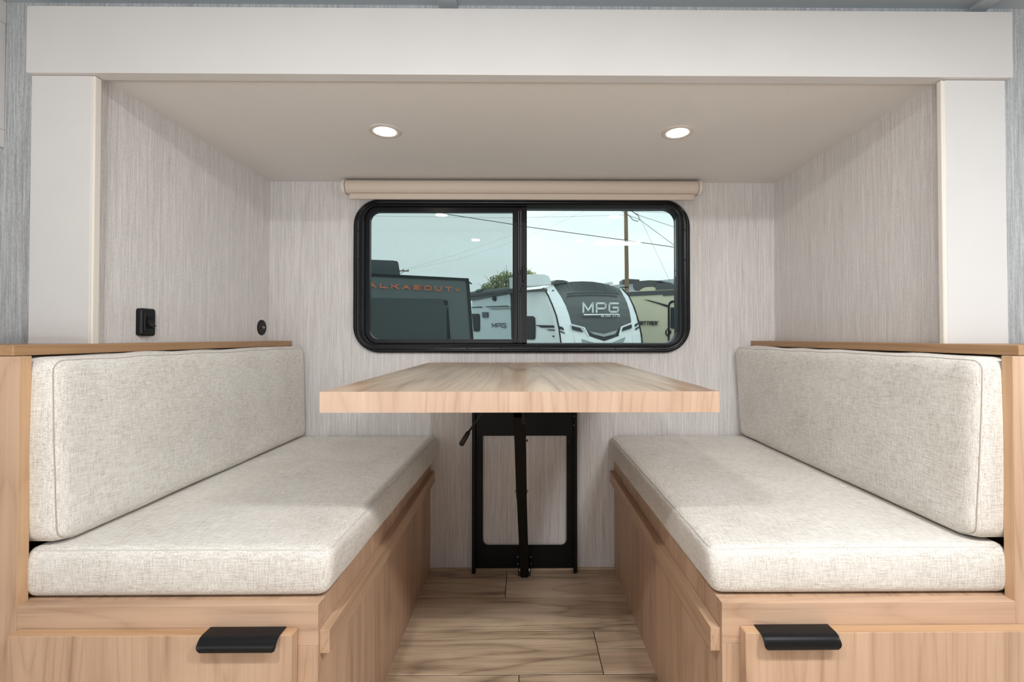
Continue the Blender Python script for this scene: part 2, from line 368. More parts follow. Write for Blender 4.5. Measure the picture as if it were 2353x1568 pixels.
# sliding sash (left)
sash_in = rrect(-0.5655, -0.0409, 0.8350, 1.3033, [0.034, 0.002, 0.002, 0.034], 8)
sash_out = rrect(-0.5850, -0.0190, 0.8160, 1.3250, [0.050, 0.001, 0.001, 0.050], 8)
sash = part('sliding_sash', ring_solid(sash_in, sash_out, YB + 0.006, YB + 0.026), M['black_frame'], win)
part('sash_stile', bx(-0.0385, -0.0215, YB - 0.001, YB + 0.010, 0.822, 1.318, bev=0.0035), M['black_frame'], sash)
bm = bmesh.new(); add_box(bm, -0.0412, -0.0205, YB - 0.0025, YB + 0.008, 1.300, 1.3185, bev=0.001)
part('corner_key', bm, M['black'], sash); part('corner_key', bx(-0.0412, -0.0205, YB - 0.0025, YB + 0.008, 0.8225, 0.8375, bev=0.001), M['black'], sash)
part('glass_pane', bx(-0.575, -0.030, YB + 0.014, YB + 0.018, 0.826, 1.312), M['glass_l'], sash, label='tinted left pane')
part('insect_screen', bx(-0.578, -0.020, YB + 0.036, YB + 0.0365, 0.8216, 1.3198), M['screen'], win, label='fine grey insect screen behind the left pane')
part('glass_pane', bx(-0.004, 0.5675, YB + 0.026, YB + 0.030, 0.8218, 1.3196), M['glass_r'], win, label='clear fixed right pane')
bm = bmesh.new(); add_box(bm, -0.0185, -0.0110, YB + 0.002, YB + 0.034, 0.8216, 1.3198, bev=0.001)
add_box(bm, -0.0105, 0.0115, YB - 0.002, YB + 0.040, 0.8216, 1.3198, bev=0.0015)
mul = part('mullion', bm, M['black_frame'], win)
bm = bmesh.new()
add_box(bm, -0.0085, 0.0005, YB - 0.006, YB - 0.002, 1.088, 1.108, bev=0.001); add_box(bm, -0.006, 0.003, YB - 0.013, YB - 0.006, 1.046, 1.100, bev=0.0025)
add_box(bm, -0.0085, 0.0015, YB - 0.0065, YB - 0.002, 1.030, 1.041, bev=0.001); fix(bm)
part('latch', bm, M['black'], win)
# roller shade above the window
rs = thing('roller_shade', (0, YB, 1.335), 'rolled-up beige roller shade mounted above the black window', 'blind')
cy_, cz_ = YB - 0.036, 1.3815
bm = bmesh.new(); add_tube(bm, [(-0.634, cy_, cz_), (0.624, cy_, cz_)], 0.0238, 28); fix(bm)
part('fabric_roll', bm, M['shade'], rs, smooth=False)
for x0, x1 in ((-0.6465, -0.636), (0.626, 0.6365)):
    bm = bmesh.new(); add_disc(bm, (x0, cy_, cz_), (1, 0, 0), 0.0262, x1 - x0, 28)
    add_box(bm, x0 + 0.001, x1 - 0.001, cy_, YB - 0.0005, cz_ - 0.020, cz_ + 0.022, bev=0.002); fix(bm)
    part('end_bracket', bm, M['cream'], rs)
bm = bmesh.new(); add_box(bm, -0.623, 0.612, cy_ - 0.008, cy_ + 0.004, 1.3368, 1.3575, bev=0.003)
hb = part('hem_bar', bm, M['shade'], rs)
part('end_cap', bx(0.6122, 0.6150, cy_ - 0.0075, cy_ + 0.0035, 1.3375, 1.3568, bev=0.001), M['cream'], hb)

# ---------------------------------------------------------------- lamps in the recess ceiling
def lamp(x, y, label):
    t = thing('ceiling_lamp', (x, y, ZC), label, 'lamp', 'recessed lamps over the dinette')
    bm = bmesh.new()
    N = 40
    def c(r, z): return [(x + r * math.cos(2 * PI * k / N), y + r * math.sin(2 * PI * k / N), z) for k in range(N)]
    loft(bm, [c(0.0445, ZC), c(0.0435, ZC - 0.0022), c(0.040, ZC - 0.0032), c(0.031, ZC - 0.0030), c(0.0288, ZC - 0.0018), c(0.0288, ZC - 0.0003)]); fix(bm)
    part('trim_ring', bm, M['lamp_white'], t, smooth=True)
    bm = bmesh.new(); loft(bm, [c(0.0286, ZC - 0.0006), c(0.0284, ZC - 0.0026), c(0.018, ZC - 0.0040), c(0.004, ZC - 0.0045)], False, True); fix(bm)
    part('diffuser', bm, M['lamp'], t, smooth=True, label='glowing warm diffuser')
lamp(-0.3825, 1.305, 'round recessed lamp glowing warm, left one in the recess ceiling')
lamp(0.4272, 1.306, 'round recessed lamp glowing warm, right one in the recess ceiling')
# cabin lamps behind the camera (seen mirrored in the glass)
t = thing('ceiling_panel_light', (0.70, 0.03, ZM), 'bright oblong ceiling panel light of the cabin, mirrored in the window', 'lamp')
part('housing', bx(0.52, 0.88, -0.05, 0.11, ZM - 0.016, ZM, bev=0.004), M['lamp_white'], t)
part('diffuser', bx(0.53, 0.87, -0.04, 0.10, ZM - 0.019, ZM - 0.0162, bev=0.001), M['lamp_room'], t)
for x, nm in ((-0.35, 'left'), (0.41, 'right')):
    t = thing('cabin_lamp', (x, 0.06, ZM), 'small round cabin ceiling lamp, %s one of the pair mirrored in the window' % nm, 'lamp', 'small cabin ceiling lamps')
    bm = bmesh.new(); add_disc(bm, (x, 0.06, ZM), (0, 0, -1), 0.042, 0.003, 28, 0.040); fix(bm); part('trim_ring', bm, M['lamp_white'], t)
    bm = bmesh.new(); add_disc(bm, (x, 0.06, ZM - 0.0031), (0, 0, -1), 0.028, 0.002, 28, 0.026); fix(bm); part('diffuser', bm, M['lamp_small'], t)

# ---------------------------------------------------------------- overhead cabinet at far left
cab = thing('overhead_cabinet', (-1.42, 0.86, 1.2467), 'white overhead cabinet end at the upper left corner below the ceiling', 'cabinet')
part('side_panel', bx(-1.124, -1.108, 0.705, YW - 0.0005, 1.2845, 1.5125, bev=0.0008), M['white'], cab)
part('bottom_rail', bx(-1.74, -1.1075, 0.705, YW - 0.0005, 1.2467, 1.2838, bev=0.0008), M['white'], cab)
part('crown', bx(-1.74, -1.1070, 0.700, YW - 0.0005, 1.5132, ZM - 0.0005, bev=0.0008), M['white'], cab)
part('carcass', bx(-1.74, -1.1245, 0.712, YW - 0.0005, 1.284, 1.513), M['white'], cab)
for x0 in (-1.735, -1.432):
    d = part('door', bx(x0, x0 + 0.298, 0.692, 0.7115, 1.287, 1.510, bev=0.0015), M['white'], cab)
    hx = x0 + 0.25 if x0 < -1.5 else x0 + 0.04
    bm = bmesh.new(); add_tube(bm, [(hx, 0.692, 1.30), (hx, 0.672, 1.302), (hx, 0.672, 1.388), (hx, 0.692, 1.39)], 0.004, 8)
    part('handle', bm, M['black'], d)

# ---------------------------------------------------------------- switch and socket on the left wall
sw = thing('light_switch', (XL, 1.166, 0.843), 'black rocker light switch on the left recess wall above the bench', 'switch')
def yz_plate(y0, y1, z0, z1, r, x0, x1, dome=0.003):
    bm = bmesh.new(); a = rrect(y0, y1, z0, z1, [r] * 4, 6); b = rrect(y0 + dome, y1 - dome, z0 + dome, z1 - dome, [max(r - dome, 0.0005)] * 4, 6)
    loft(bm, [[(x0, p, q) for p, q in a], [(x1 - dome * 0.8, p, q) for p, q in a], [(x1, p, q) for p, q in b]], True, True); fix(bm); return bm
part('switch_plate', yz_plate(1.1425, 1.1895, 0.8455, 0.9125, 0.007, XL, XL + 0.0125, 0.0035), M['black'], sw)
part('bezel', yz_plate(1.152, 1.181, 0.8555, 0.9030, 0.003, XL + 0.0120, XL + 0.0140, 0.0012), M['black'], sw)
bm = bmesh.new(); add_slab(bm, [(XL + 0.0138, 1.158, 0.893), (XL + 0.0165, 1.158, 0.893), (XL + 0.0160, 1.158, 0.882), (XL + 0.0185, 1.158, 0.875), (XL + 0.0230, 1.158, 0.8715), (XL + 0.0225, 1.158, 0.8685), (XL + 0.0165, 1.158, 0.8655), (XL + 0.0138, 1.158, 0.8640)], (0, 0.017, 0)); fix(bm)
part('rocker', bm, M['black'], sw)
so = thing('antenna_socket', (XL, 1.6855, 0.849), 'small round black coaxial socket plate near the left rear corner', 'socket')
bm = bmesh.new(); add_disc(bm, (XL, 1.6855, 0.8768), (1, 0, 0), 0.0272, 0.0025, 32, 0.0272); add_disc(bm, (XL + 0.0025, 1.6855, 0.8768), (1, 0, 0), 0.0272, 0.0015, 32, 0.0255); fix(bm)
part('wall_plate', bm, M['black'], so)
bm = bmesh.new(); add_disc(bm, (XL + 0.0038, 1.6855, 0.8768), (1, 0, 0), 0.0055, 0.0025, 6); add_disc(bm, (XL + 0.0038, 1.6855, 0.8768), (1, 0, 0), 0.0034, 0.0065, 14); fix(bm)
part('coaxial_jack', bm, M['steel'], so)
for dz in (0.0195, -0.0195):
    bm = bmesh.new(); add_disc(bm, (XL + 0.0038, 1.6855, 0.8768 + dz), (1, 0, 0), 0.0028, 0.0012, 10, 0.002); fix(bm); part('screw', bm, M['screw'], so)

# ---------------------------------------------------------------- benches
def bench(sg, X, label):
    """sg -1 left / +1 right; X: inner aisle plane, cap edge etc as positive distances"""
    t = thing('dinette_bench', (sg * 0.62, 0.793, 0.0), label, 'bench')
    def B(a, b, *r, **k):
        x0, x1 = sorted((sg * a, sg * b)); return bx(x0, x1, *r, **k)
    ai, cap, sti, wall = X['aisle'], X['cap'], X['stile'], X['wall']
    y0 = 0.793
    # cap board, L-shaped in plan (wider in front of the wall)
    bm = bmesh.new()
    pts = [(cap, 0.7915), (1.30, 0.7915), (1.30, 0.9955), (wall - 0.001, 0.9955), (wall - 0.001, YB - 0.001), (cap, YB - 0.001)]
    add_slab(bm, [(sg * a, b, 0.8115) for a, b in pts], (0, 0, 0.0178)); fix(bm)
    bmesh.ops.bevel(bm, geom=bm.edges[:], offset=0.001, segments=1, affect='EDGES')
    part('cap_board', bm, M['edge_y'], t, label='honey coloured cap board')
    part('end_panel', B(sti + 0.0008, 1.295, y0, y0 + 0.0185, 0.0, 0.8108, bev=0.0006), M['maple_v'], t)
    part('edge_strip', B(sti, sti + 0.0008, y0 + 0.0004, y0 + 0.0183, 0.0, 0.8106), M['edge_z'], t, label='warmer coloured edge band')
    part('back_board', B(wall - 0.016, wall - 0.0012, y0 + 0.0187, YB - 0.001, 0.0, 0.8112), M['maple_y'], t)
    part('outer_side', B(1.20, 1.294, y0 + 0.0187, 0.9955, 0.0, 0.8108), M['maple_v'], t)
    # face frame: rail across, stile beside the aisle
    part('top_rail', B(ai, sti - 0.0003, y0, y0 + 0.0185, 0.3330, 0.4000, bev=0.0006), M['maple_h'], t)
    part('front_stile', B(ai, ai + 0.042, y0, y0 + 0.0185, 0.0, 0.3328, bev=0.0006), M['maple_v'], t)
    part('bottom_rail', B(ai + 0.0422, sti - 0.0003, y0, y0 + 0.0185, 0.0, 0.06, bev=0.0006), M['maple_h'], t)
    part('side_panel', B(ai, ai + 0.014, y0 + 0.0188, YB - 0.001, 0.0, 0.3995), M['maple_v'], t)
    part('seat_board', B(ai + 0.0143, wall - 0.017, y0 + 0.0188, YB - 0.001, 0.386, 0.3995), M['maple_y'], t)
    part('table_cleat', B(ai - 0.0168, ai - 0.0002, y0 + 0.006, YB - 0.004, 0.3170, 0.3555, bev=0.0006), M['maple_y'], t, label='wooden ledge along the aisle side')
    # drop door with a black edge pull
    z1 = X['door_top']
    d = part('door', B(X['door_in'], X['door_out'], y0 - 0.0202, y0 - 0.0012, 0.035, z1, bev=0.0008), M['maple_v'], t)
    part('top_edge', B(X['door_in'] + 0.001, X['door_out'] - 0.001, y0 - 0.0195, y0 - 0.0016, z1 - 0.0006, z1 + 0.0006), M['edge_x'], d, label='honey coloured top edge')
    h0, h1 = X['handle']
    prof = [(y0 - 0.0012, z1 + 0.0008), (y0 - 0.0012, z1 + 0.0026), (y0 - 0.022, z1 + 0.0026), (y0 - 0.028, z1 + 0.0012), (y0 - 0.0335, z1 - 0.0035), (y0 - 0.0362, z1 - 0.0095), (y0 - 0.0370, z1 - 0.0155), (y0 - 0.0360, z1 - 0.0175),
            (y0 - 0.0347, z1 - 0.0160), (y0 - 0.0337, z1 - 0.0095), (y0 - 0.0312, z1 - 0.0045), (y0 - 0.0268, z1 - 0.0008), (y0 - 0.0210, z1 + 0.0008)]
    bm = bmesh.new()
    xs = [h0, h0 + 0.0015, h0 + 0.005, h1 - 0.005, h1 - 0.0015, h1]
    loops = []
    for i, x in enumerate(xs):
        lift = {0: 0.0065, 5: 0.0065, 1: 0.0025, 4: 0.0025}.get(i, 0.0)
        L = []
        for (py, pz) in prof:
            k = max(0.0, min(1.0, (z1 - 0.004 - pz) / 0.0135)); L.append((sg * x, py, pz + lift * k))
        loops.append(L)
    loft(bm, loops, True, True); fix(bm)
    h = part('handle', bm, M['black'], d, smooth=True, label='black curved edge pull')
    md = h.modifiers.new('split', 'EDGE_SPLIT'); md.split_angle = math.radians(40)
    return t
bench(-1, dict(aisle=0.3396, cap=0.843, stile=0.833, wall=0.9275, door_top=0.3630, door_in=0.3725, door_out=0.8265, handle=(0.3910, 0.5150)),
      'maple-look dinette bench on the left with black pull on its door')
bench(1, dict(aisle=0.3300, cap=0.834, stile=0.824, wall=0.9237, door_top=0.3622, door_in=0.3600, door_out=0.8400, handle=(0.3830, 0.5060)),
      'maple-look dinette bench on the right with black pull on its door')

# ---------------------------------------------------------------- cushions
def cushion(x0, x1, y0, y1, z0, z1, r, deform, step=0.016):
    def axis(a, b):
        n = max(2, int((b - a - 2 * r) / step)); inner = [a + r + (b - a - 2 * r) * i / n for i in range(n + 1)]
        e = [a, a + r * 0.25, a + r * 0.55]; return e + inner + [a + b - q for q in e[::-1]]
    xs, ys, zs = axis(x0, x1), axis(y0, y1), axis(z0, z1)
    bm = bmesh.new()
    def pt(x, y, z):
        p = Vector((x, y, z)); q = Vector((min(max(x, x0 + r), x1 - r), min(max(y, y0 + r), y1 - r), min(max(z, z0 + r), z1 - r)))
        d = p - q
        if d.length > 1e-9: p = q + d.normalized() * min(r, max(abs(d.x), abs(d.y), abs(d.z)) if d.length > r else d.length)
        return deform(p)
    def face(A, Bx, f):
        g = [[bm.verts.new(pt(*f(a, b))) for b in Bx] for a in A]
        for i in range(len(A) - 1):
            for j in range(len(Bx) - 1): bm.faces.new((g[i][j], g[i + 1][j], g[i + 1][j + 1], g[i][j + 1]))
    for x in (x0, x1): face(ys, zs, lambda a, b: (x, a, b))
    for y in (y0, y1): face(xs, zs, lambda a, b: (a, y, b))
    for z in (z0, z1): face(xs, ys, lambda a, b: (a, b, z))
    bmesh.ops.remove_doubles(bm, verts=bm.verts, dist=1e-5); fix(bm)
    return bm
def seam_loop(pts, deform, rad=0.0009):
    bm = bmesh.new(); add_tube(bm, [deform(Vector(p)) for p in pts], rad, 6, closed=True); fix(bm); return bm
def nz3(p, s, a): return noise.noise(Vector(p) * s) * a

def back_cushion(sg, Xf, twist, label, seed, zt):
    """stands on the seat cushion against the bench back; Xf: sitting face distance"""
    xo, y0, y1, z0, z1, r = 0.906, 0.813, 1.728, 0.4855, zt, 0.025
    def deform(p):
        u = min(1, max(0, (p.y - y0) / (y1 - y0))); v = min(1, max(0, (p.z - z0) / (z1 - z0)))
        inner = min(1, max(0, (xo - abs(p.x)) / (xo - Xf)))
        off = (twist[0] * (1 - u) * v + twist[1] * (1 - u) * (1 - v) + twist[2] * u * v + twist[3] * u * (1 - v))
        bul = 0.005 * math.sin(PI * u) ** 0.5 * math.sin(PI * v) ** 0.6
        x = p.x - sg * inner * (off + bul) * 1.0
        z = p.z
        if v > 0.8:
            z += (v - 0.8) / 0.2 * (nz3((p.y * 1.0, seed, inner), 9.0, 0.0085) + 0.003) * (0.35 + 0.65 * (1 - inner)) * min(1, u * 6)
        if v < 0.1: z += (0.1 - v) * 10 * abs(nz3((p.y, seed, 3), 6, 0.003)) + (0.004 if u < 0.03 else 0)
        y = p.y - (0.003 * math.sin(PI * v) * (1 - min(1, u * 12)))
        return Vector((x, y, z)) + Vector((0, 0, 0)) + sg * Vector((nz3(p + Vector((seed, 0, 0)), 14, 0.0013), 0, 0))
    xa, xb = sorted((sg * xo, sg * Xf))
    t = part('back_cushion', cushion(xa, xb, y0, y1, z0, z1, r, deform), M['fabric'], None, smooth=True, origin=(sg * 0.85, 1.27, z0))
    tag(t, label, 'cushion')
    rr = r * 0.62; xs = sg * (Xf + r * 0.36)   # seam around the sitting face
    e = r * 0.24
    loop = [(xs, q[0], q[1]) for q in rrect(y0 + e, y1 - e, z0 + e, z1 - e, [r * 0.76] * 4, 8)]
    full = []
    for a, b in zip(loop, loop[1:] + loop[:1]):
        n = max(1, int((Vector(b) - Vector(a)).length / 0.02)); full += [tuple(Vector(a).lerp(Vector(b), k / n)) for k in range(n)]
    part('seam', seam_loop(full, deform, 0.0011), M['seam'], t, label='stitched seam line')
    return t
back_cushion(-1, 0.7885, [-0.0085, 0.0050, -0.0030, 0.0075], 'oatmeal linen back cushion standing on the left bench', 3.1, 0.8075)
back_cushion(1, 0.7800, [-0.0110, 0.0080, 0.0150, -0.0040], 'oatmeal linen back cushion standing on the right bench', 8.7, 0.8075)

def seat_cushion(sg, xi, xo, label, seed, dx_back):
    y0, y1, z0, z1, r = 0.8122, 1.730, 0.4005, 0.4850, 0.017
    def deform(p):
        u = min(1, max(0, (p.y - y0) / (y1 - y0))); v = min(1, max(0, (p.z - z0) / (z1 - z0))); inner = min(1, max(0, (xo - abs(p.x)) / (xo - xi)))
        x = p.x - sg * inner * (dx_back * u + 0.0045 * math.sin(PI * v)) + sg * (0.012 * (1 - v) ** 2 * (inner ** 8) * (1 - u) * 0.6)
        z = p.z
        if v > 0.9: z += 0.0032 * math.sin(PI * inner) ** 0.6 * math.sin(PI * min(1, u * 1.0)) ** 0.4 - 0.002 * (1 - u) * (inner ** 6)
        if v < 0.1: z += (0.1 - v) * 10 * 0.003 * (0.5 - 0.5 * math.cos(u * 26 + seed)) * (inner ** 10)
        y = p.y - 0.004 * math.sin(PI * v) * (1 - min(1, u * 14))
        w_ = nz3((p.y * 2.0, seed, p.z * 3), 9, 0.0022) * (inner ** 8)
        return Vector((x + w_, y, z))
    xa, xb = sorted((sg * xo, sg * xi))
    t = part('seat_cushion', cushion(xa, xb, y0, y1, z0, z1, r, deform), M['fabric'], None, smooth=True, origin=(sg * 0.58, 1.27, z0))
    tag(t, label, 'cushion')
    e = r * 0.29; zs = z1 - e
    loop = [(q[0], q[1], zs) for q in rrect(xa + e, xb - e, y0 + e, y1 - e, [r * 0.9] * 4, 5)]
    full = []
    for a, b in zip(loop, loop[1:] + loop[:1]):
        n = max(1, int((Vector(b) - Vector(a)).length / 0.02)); full += [tuple(Vector(a).lerp(Vector(b), k / n)) for k in range(n)]
    part('seam', seam_loop(full, deform, 0.0010), M['seam_light'], t, label='pale piped seam line')
    return t
seat_cushion(-1, 0.3290, 0.8450, 'oatmeal linen seat cushion lying on the left bench', 1.3, 0.016)
seat_cushion(1, 0.3180, 0.8370, 'oatmeal linen seat cushion lying on the right bench', 4.2, 0.003)

# ---------------------------------------------------------------- table
tb = thing('dinette_table', (0.0, 1.26, 0.0), 'wood-look dinette table with thick pale edge on a black folding leg', 'table')
tx0, tx1, ty0, ty1, tz0, tz1 = -0.3425, 0.3310, 0.7985, 1.7225, 0.7160, 0.7508
bm = bmesh.new()
out = rrect(tx0 + 0.0012, tx1 - 0.0012, ty0 + 0.0012, ty1 - 0.0012, [0.001, 0.001, 0.035, 0.035], 8)
add_slab(bm, [(a, b, tz0 + 0.0006) for a, b in out], (0, 0, tz1 - tz0 - 0.0006)); fix(bm)
part('tabletop', bm, M['table'], tb)
bm = bmesh.new()
oo = rrect(tx0, tx1, ty0, ty1, [0.0015, 0.0015, 0.036, 0.036], 8)
L = lambda l, z: [(p[0], p[1], z) for p in l]
loft(bm, [L(out, tz0), L(oo, tz0), L(oo, tz1 - 0.0004), L(out, tz1 + 0.0002), L(out, tz0)]); bmesh.ops.remove_doubles(bm, verts=bm.verts, dist=1e-6); fix(bm)
part('edge_band', bm, M['table_edge'], tb, label='pale pinkish wood edge band')
# wall bracket
wb = bmesh.new()
inn = rrect(-0.1476, 0.1554, 0.0907, 0.560, [0.020, 0.020, 0.004, 0.004], 6); ouu = rrect(-0.1830, 0.1900, 0.0085, 0.700, [0.001] * 4, 6)
wb.free(); wb = ring_solid(inn, ouu, YB - 0.012, YB - 0.0085)
brk = part('wall_bracket', wb, M['black_metal'], tb)
for x0, x1 in ((-0.1846, -0.1725), (0.1790, 0.1912)):
    part('side_rail', bx(x0, x1, YB - 0.036, YB - 0.0085, 0.0004, 0.705, bev=0.0015), M['black_metal'], brk)
part('carriage_plate', bx(-0.1715, 0.1780, YB - 0.026, YB - 0.0125, 0.4877, 0.7155, bev=0.001), M['black_metal'], brk)
for x in (-0.157, 0.166):
    for z in (0.335, 0.465, 0.022):
        bm = bmesh.new(); add_disc(bm, (x, YB - 0.0121, z), (0, -1, 0), 0.0042, 0.0016, 12, 0.003); fix(bm); part('screw', bm, M['screw'], brk)
for z in (0.528, 0.560):
    bm = bmesh.new(); add_disc(bm, (0.1795, YB - 0.038, z), (0, -1, 0), 0.0014, 0.001, 8); fix(bm); part('rivet', bm, M['steel'], brk)
# folding leg from the wall foot up to the underside
def beam(a, b, wa, wb_, d, bev=True):
    a, b = Vector(a), Vector(b); ax = (b - a).normalized(); s = Vector((1, 0, 0)); q = ax.cross(s).normalized()
    bm = bmesh.new(); L0 = [a + s * i * wa / 2 + q * j * d / 2 for i, j in ((-1, -1), (1, -1), (1, 1), (-1, 1))]; L1 = [b + s * i * wb_ / 2 + q * j * d / 2 for i, j in ((-1, -1), (1, -1), (1, 1), (-1, 1))]
    loft(bm, [L0, L1], True, True); fix(bm); bmesh.ops.bevel(bm, geom=bm.edges[:], offset=0.0018, segments=2, affect='EDGES'); return bm
k0, k1, k2 = Vector((0.0030, 1.683, 0.012)), Vector((-0.0064, 1.45, 0.372)), Vector((-0.0102, 1.19, 0.655))
lower = part('lower_leg', beam(k0, k1, 0.0300, 0.0300, 0.030), M['leg'], tb)
upper = part('upper_leg', beam(k1 + Vector((0, 0, -0.008)), k2, 0.0315, 0.0300, 0.032), M['leg'], tb)
part('foot_cap', bx(-0.0095, 0.0155, 1.672, 1.698, 0.0002, 0.010, bev=0.001), M['black'], lower)
for s_ in (-1, 1):
    bm = bmesh.new(); c = k1 + Vector((s_ * 0.0152, 0, 0)); add_disc(bm, c, (s_, 0, 0), 0.006, 0.004, 6); add_disc(bm, c, (s_, 0, 0), 0.003, 0.0065, 10); fix(bm)
    part('pivot_bolt', bm, M['steel'], upper, label='zinc pivot bolt')
    bm = bmesh.new(); c = Vector((0.003 + s_ * 0.0152, 1.683, 0.022)); add_disc(bm, c, (s_, 0, 0), 0.0065, 0.004, 6); add_disc(bm, c, (s_, 0, 0), 0.003, 0.0065, 10); fix(bm)
    part('pivot_bolt', bm, M['steel'], lower, label='zinc pivot bolt')
    part('hinge_ear', bx(*sorted((0.003 + s_ * 0.0215, 0.003 + s_ * 0.0185)), 1.672, YB - 0.0122, 0.006, 0.040, bev=0.0008), M['black_metal'], brk)
    for z in (0.024, 0.049):
        bm = bmesh.new(); add_disc(bm, (0.003 + s_ * 0.0235 - 0.001, YB - 0.0123, z), (0, -1, 0), 0.0032, 0.003, 10, 0.002); fix(bm); part('rivet', bm, M['steel'], brk)
bm = bmesh.new(); c = Vector((0.0060, 1.205, 0.60)); add_disc(bm, c + Vector((0, 0.03, -0.028)), (1, 0, 0), 0.005, 0.005, 6); fix(bm); part('pivot_bolt', bm, M['steel'], upper, label='small bronze bolt')
# spine under the top, mounting plate and release lever
part('under_spine', bx(-0.0045, 0.0030, 1.10, YB - 0.027, 0.640, 0.7155, bev=0.001), M['black_metal'], tb)
part('mounting_plate', bx(-0.10, 0.09, 1.08, 1.70, 0.7120, 0.7158, bev=0.001), M['black_metal'], tb)
bm = bmesh.new(); add_tube(bm, [(-0.040, 1.2, 0.706), (-0.070, 1.2, 0.700), (-0.1047, 1.2, 0.6508), (-0.1419, 1.2, 0.5994)], 0.0028, 10); fix(bm)
lv = part('release_lever', bm, M['black'], tb, smooth=True)
bm = bmesh.new(); a, b = Vector((-0.1385, 1.2, 0.604)), Vector((-0.1588, 1.2, 0.5700)); add_tube(bm, [a, a.lerp(b, 0.08), a.lerp(b, 0.5), a.lerp(b, 0.9), b], [0.0042, 0.0058, 0.0066, 0.0070, 0.0045], 12); fix(bm)
part('lever_grip', bm, M['black'], lv, smooth=True)
part('lever_mount', bx(-0.042, -0.012, 1.185, 1.215, 0.698, 0.7122, bev=0.001), M['black_metal'], tb)

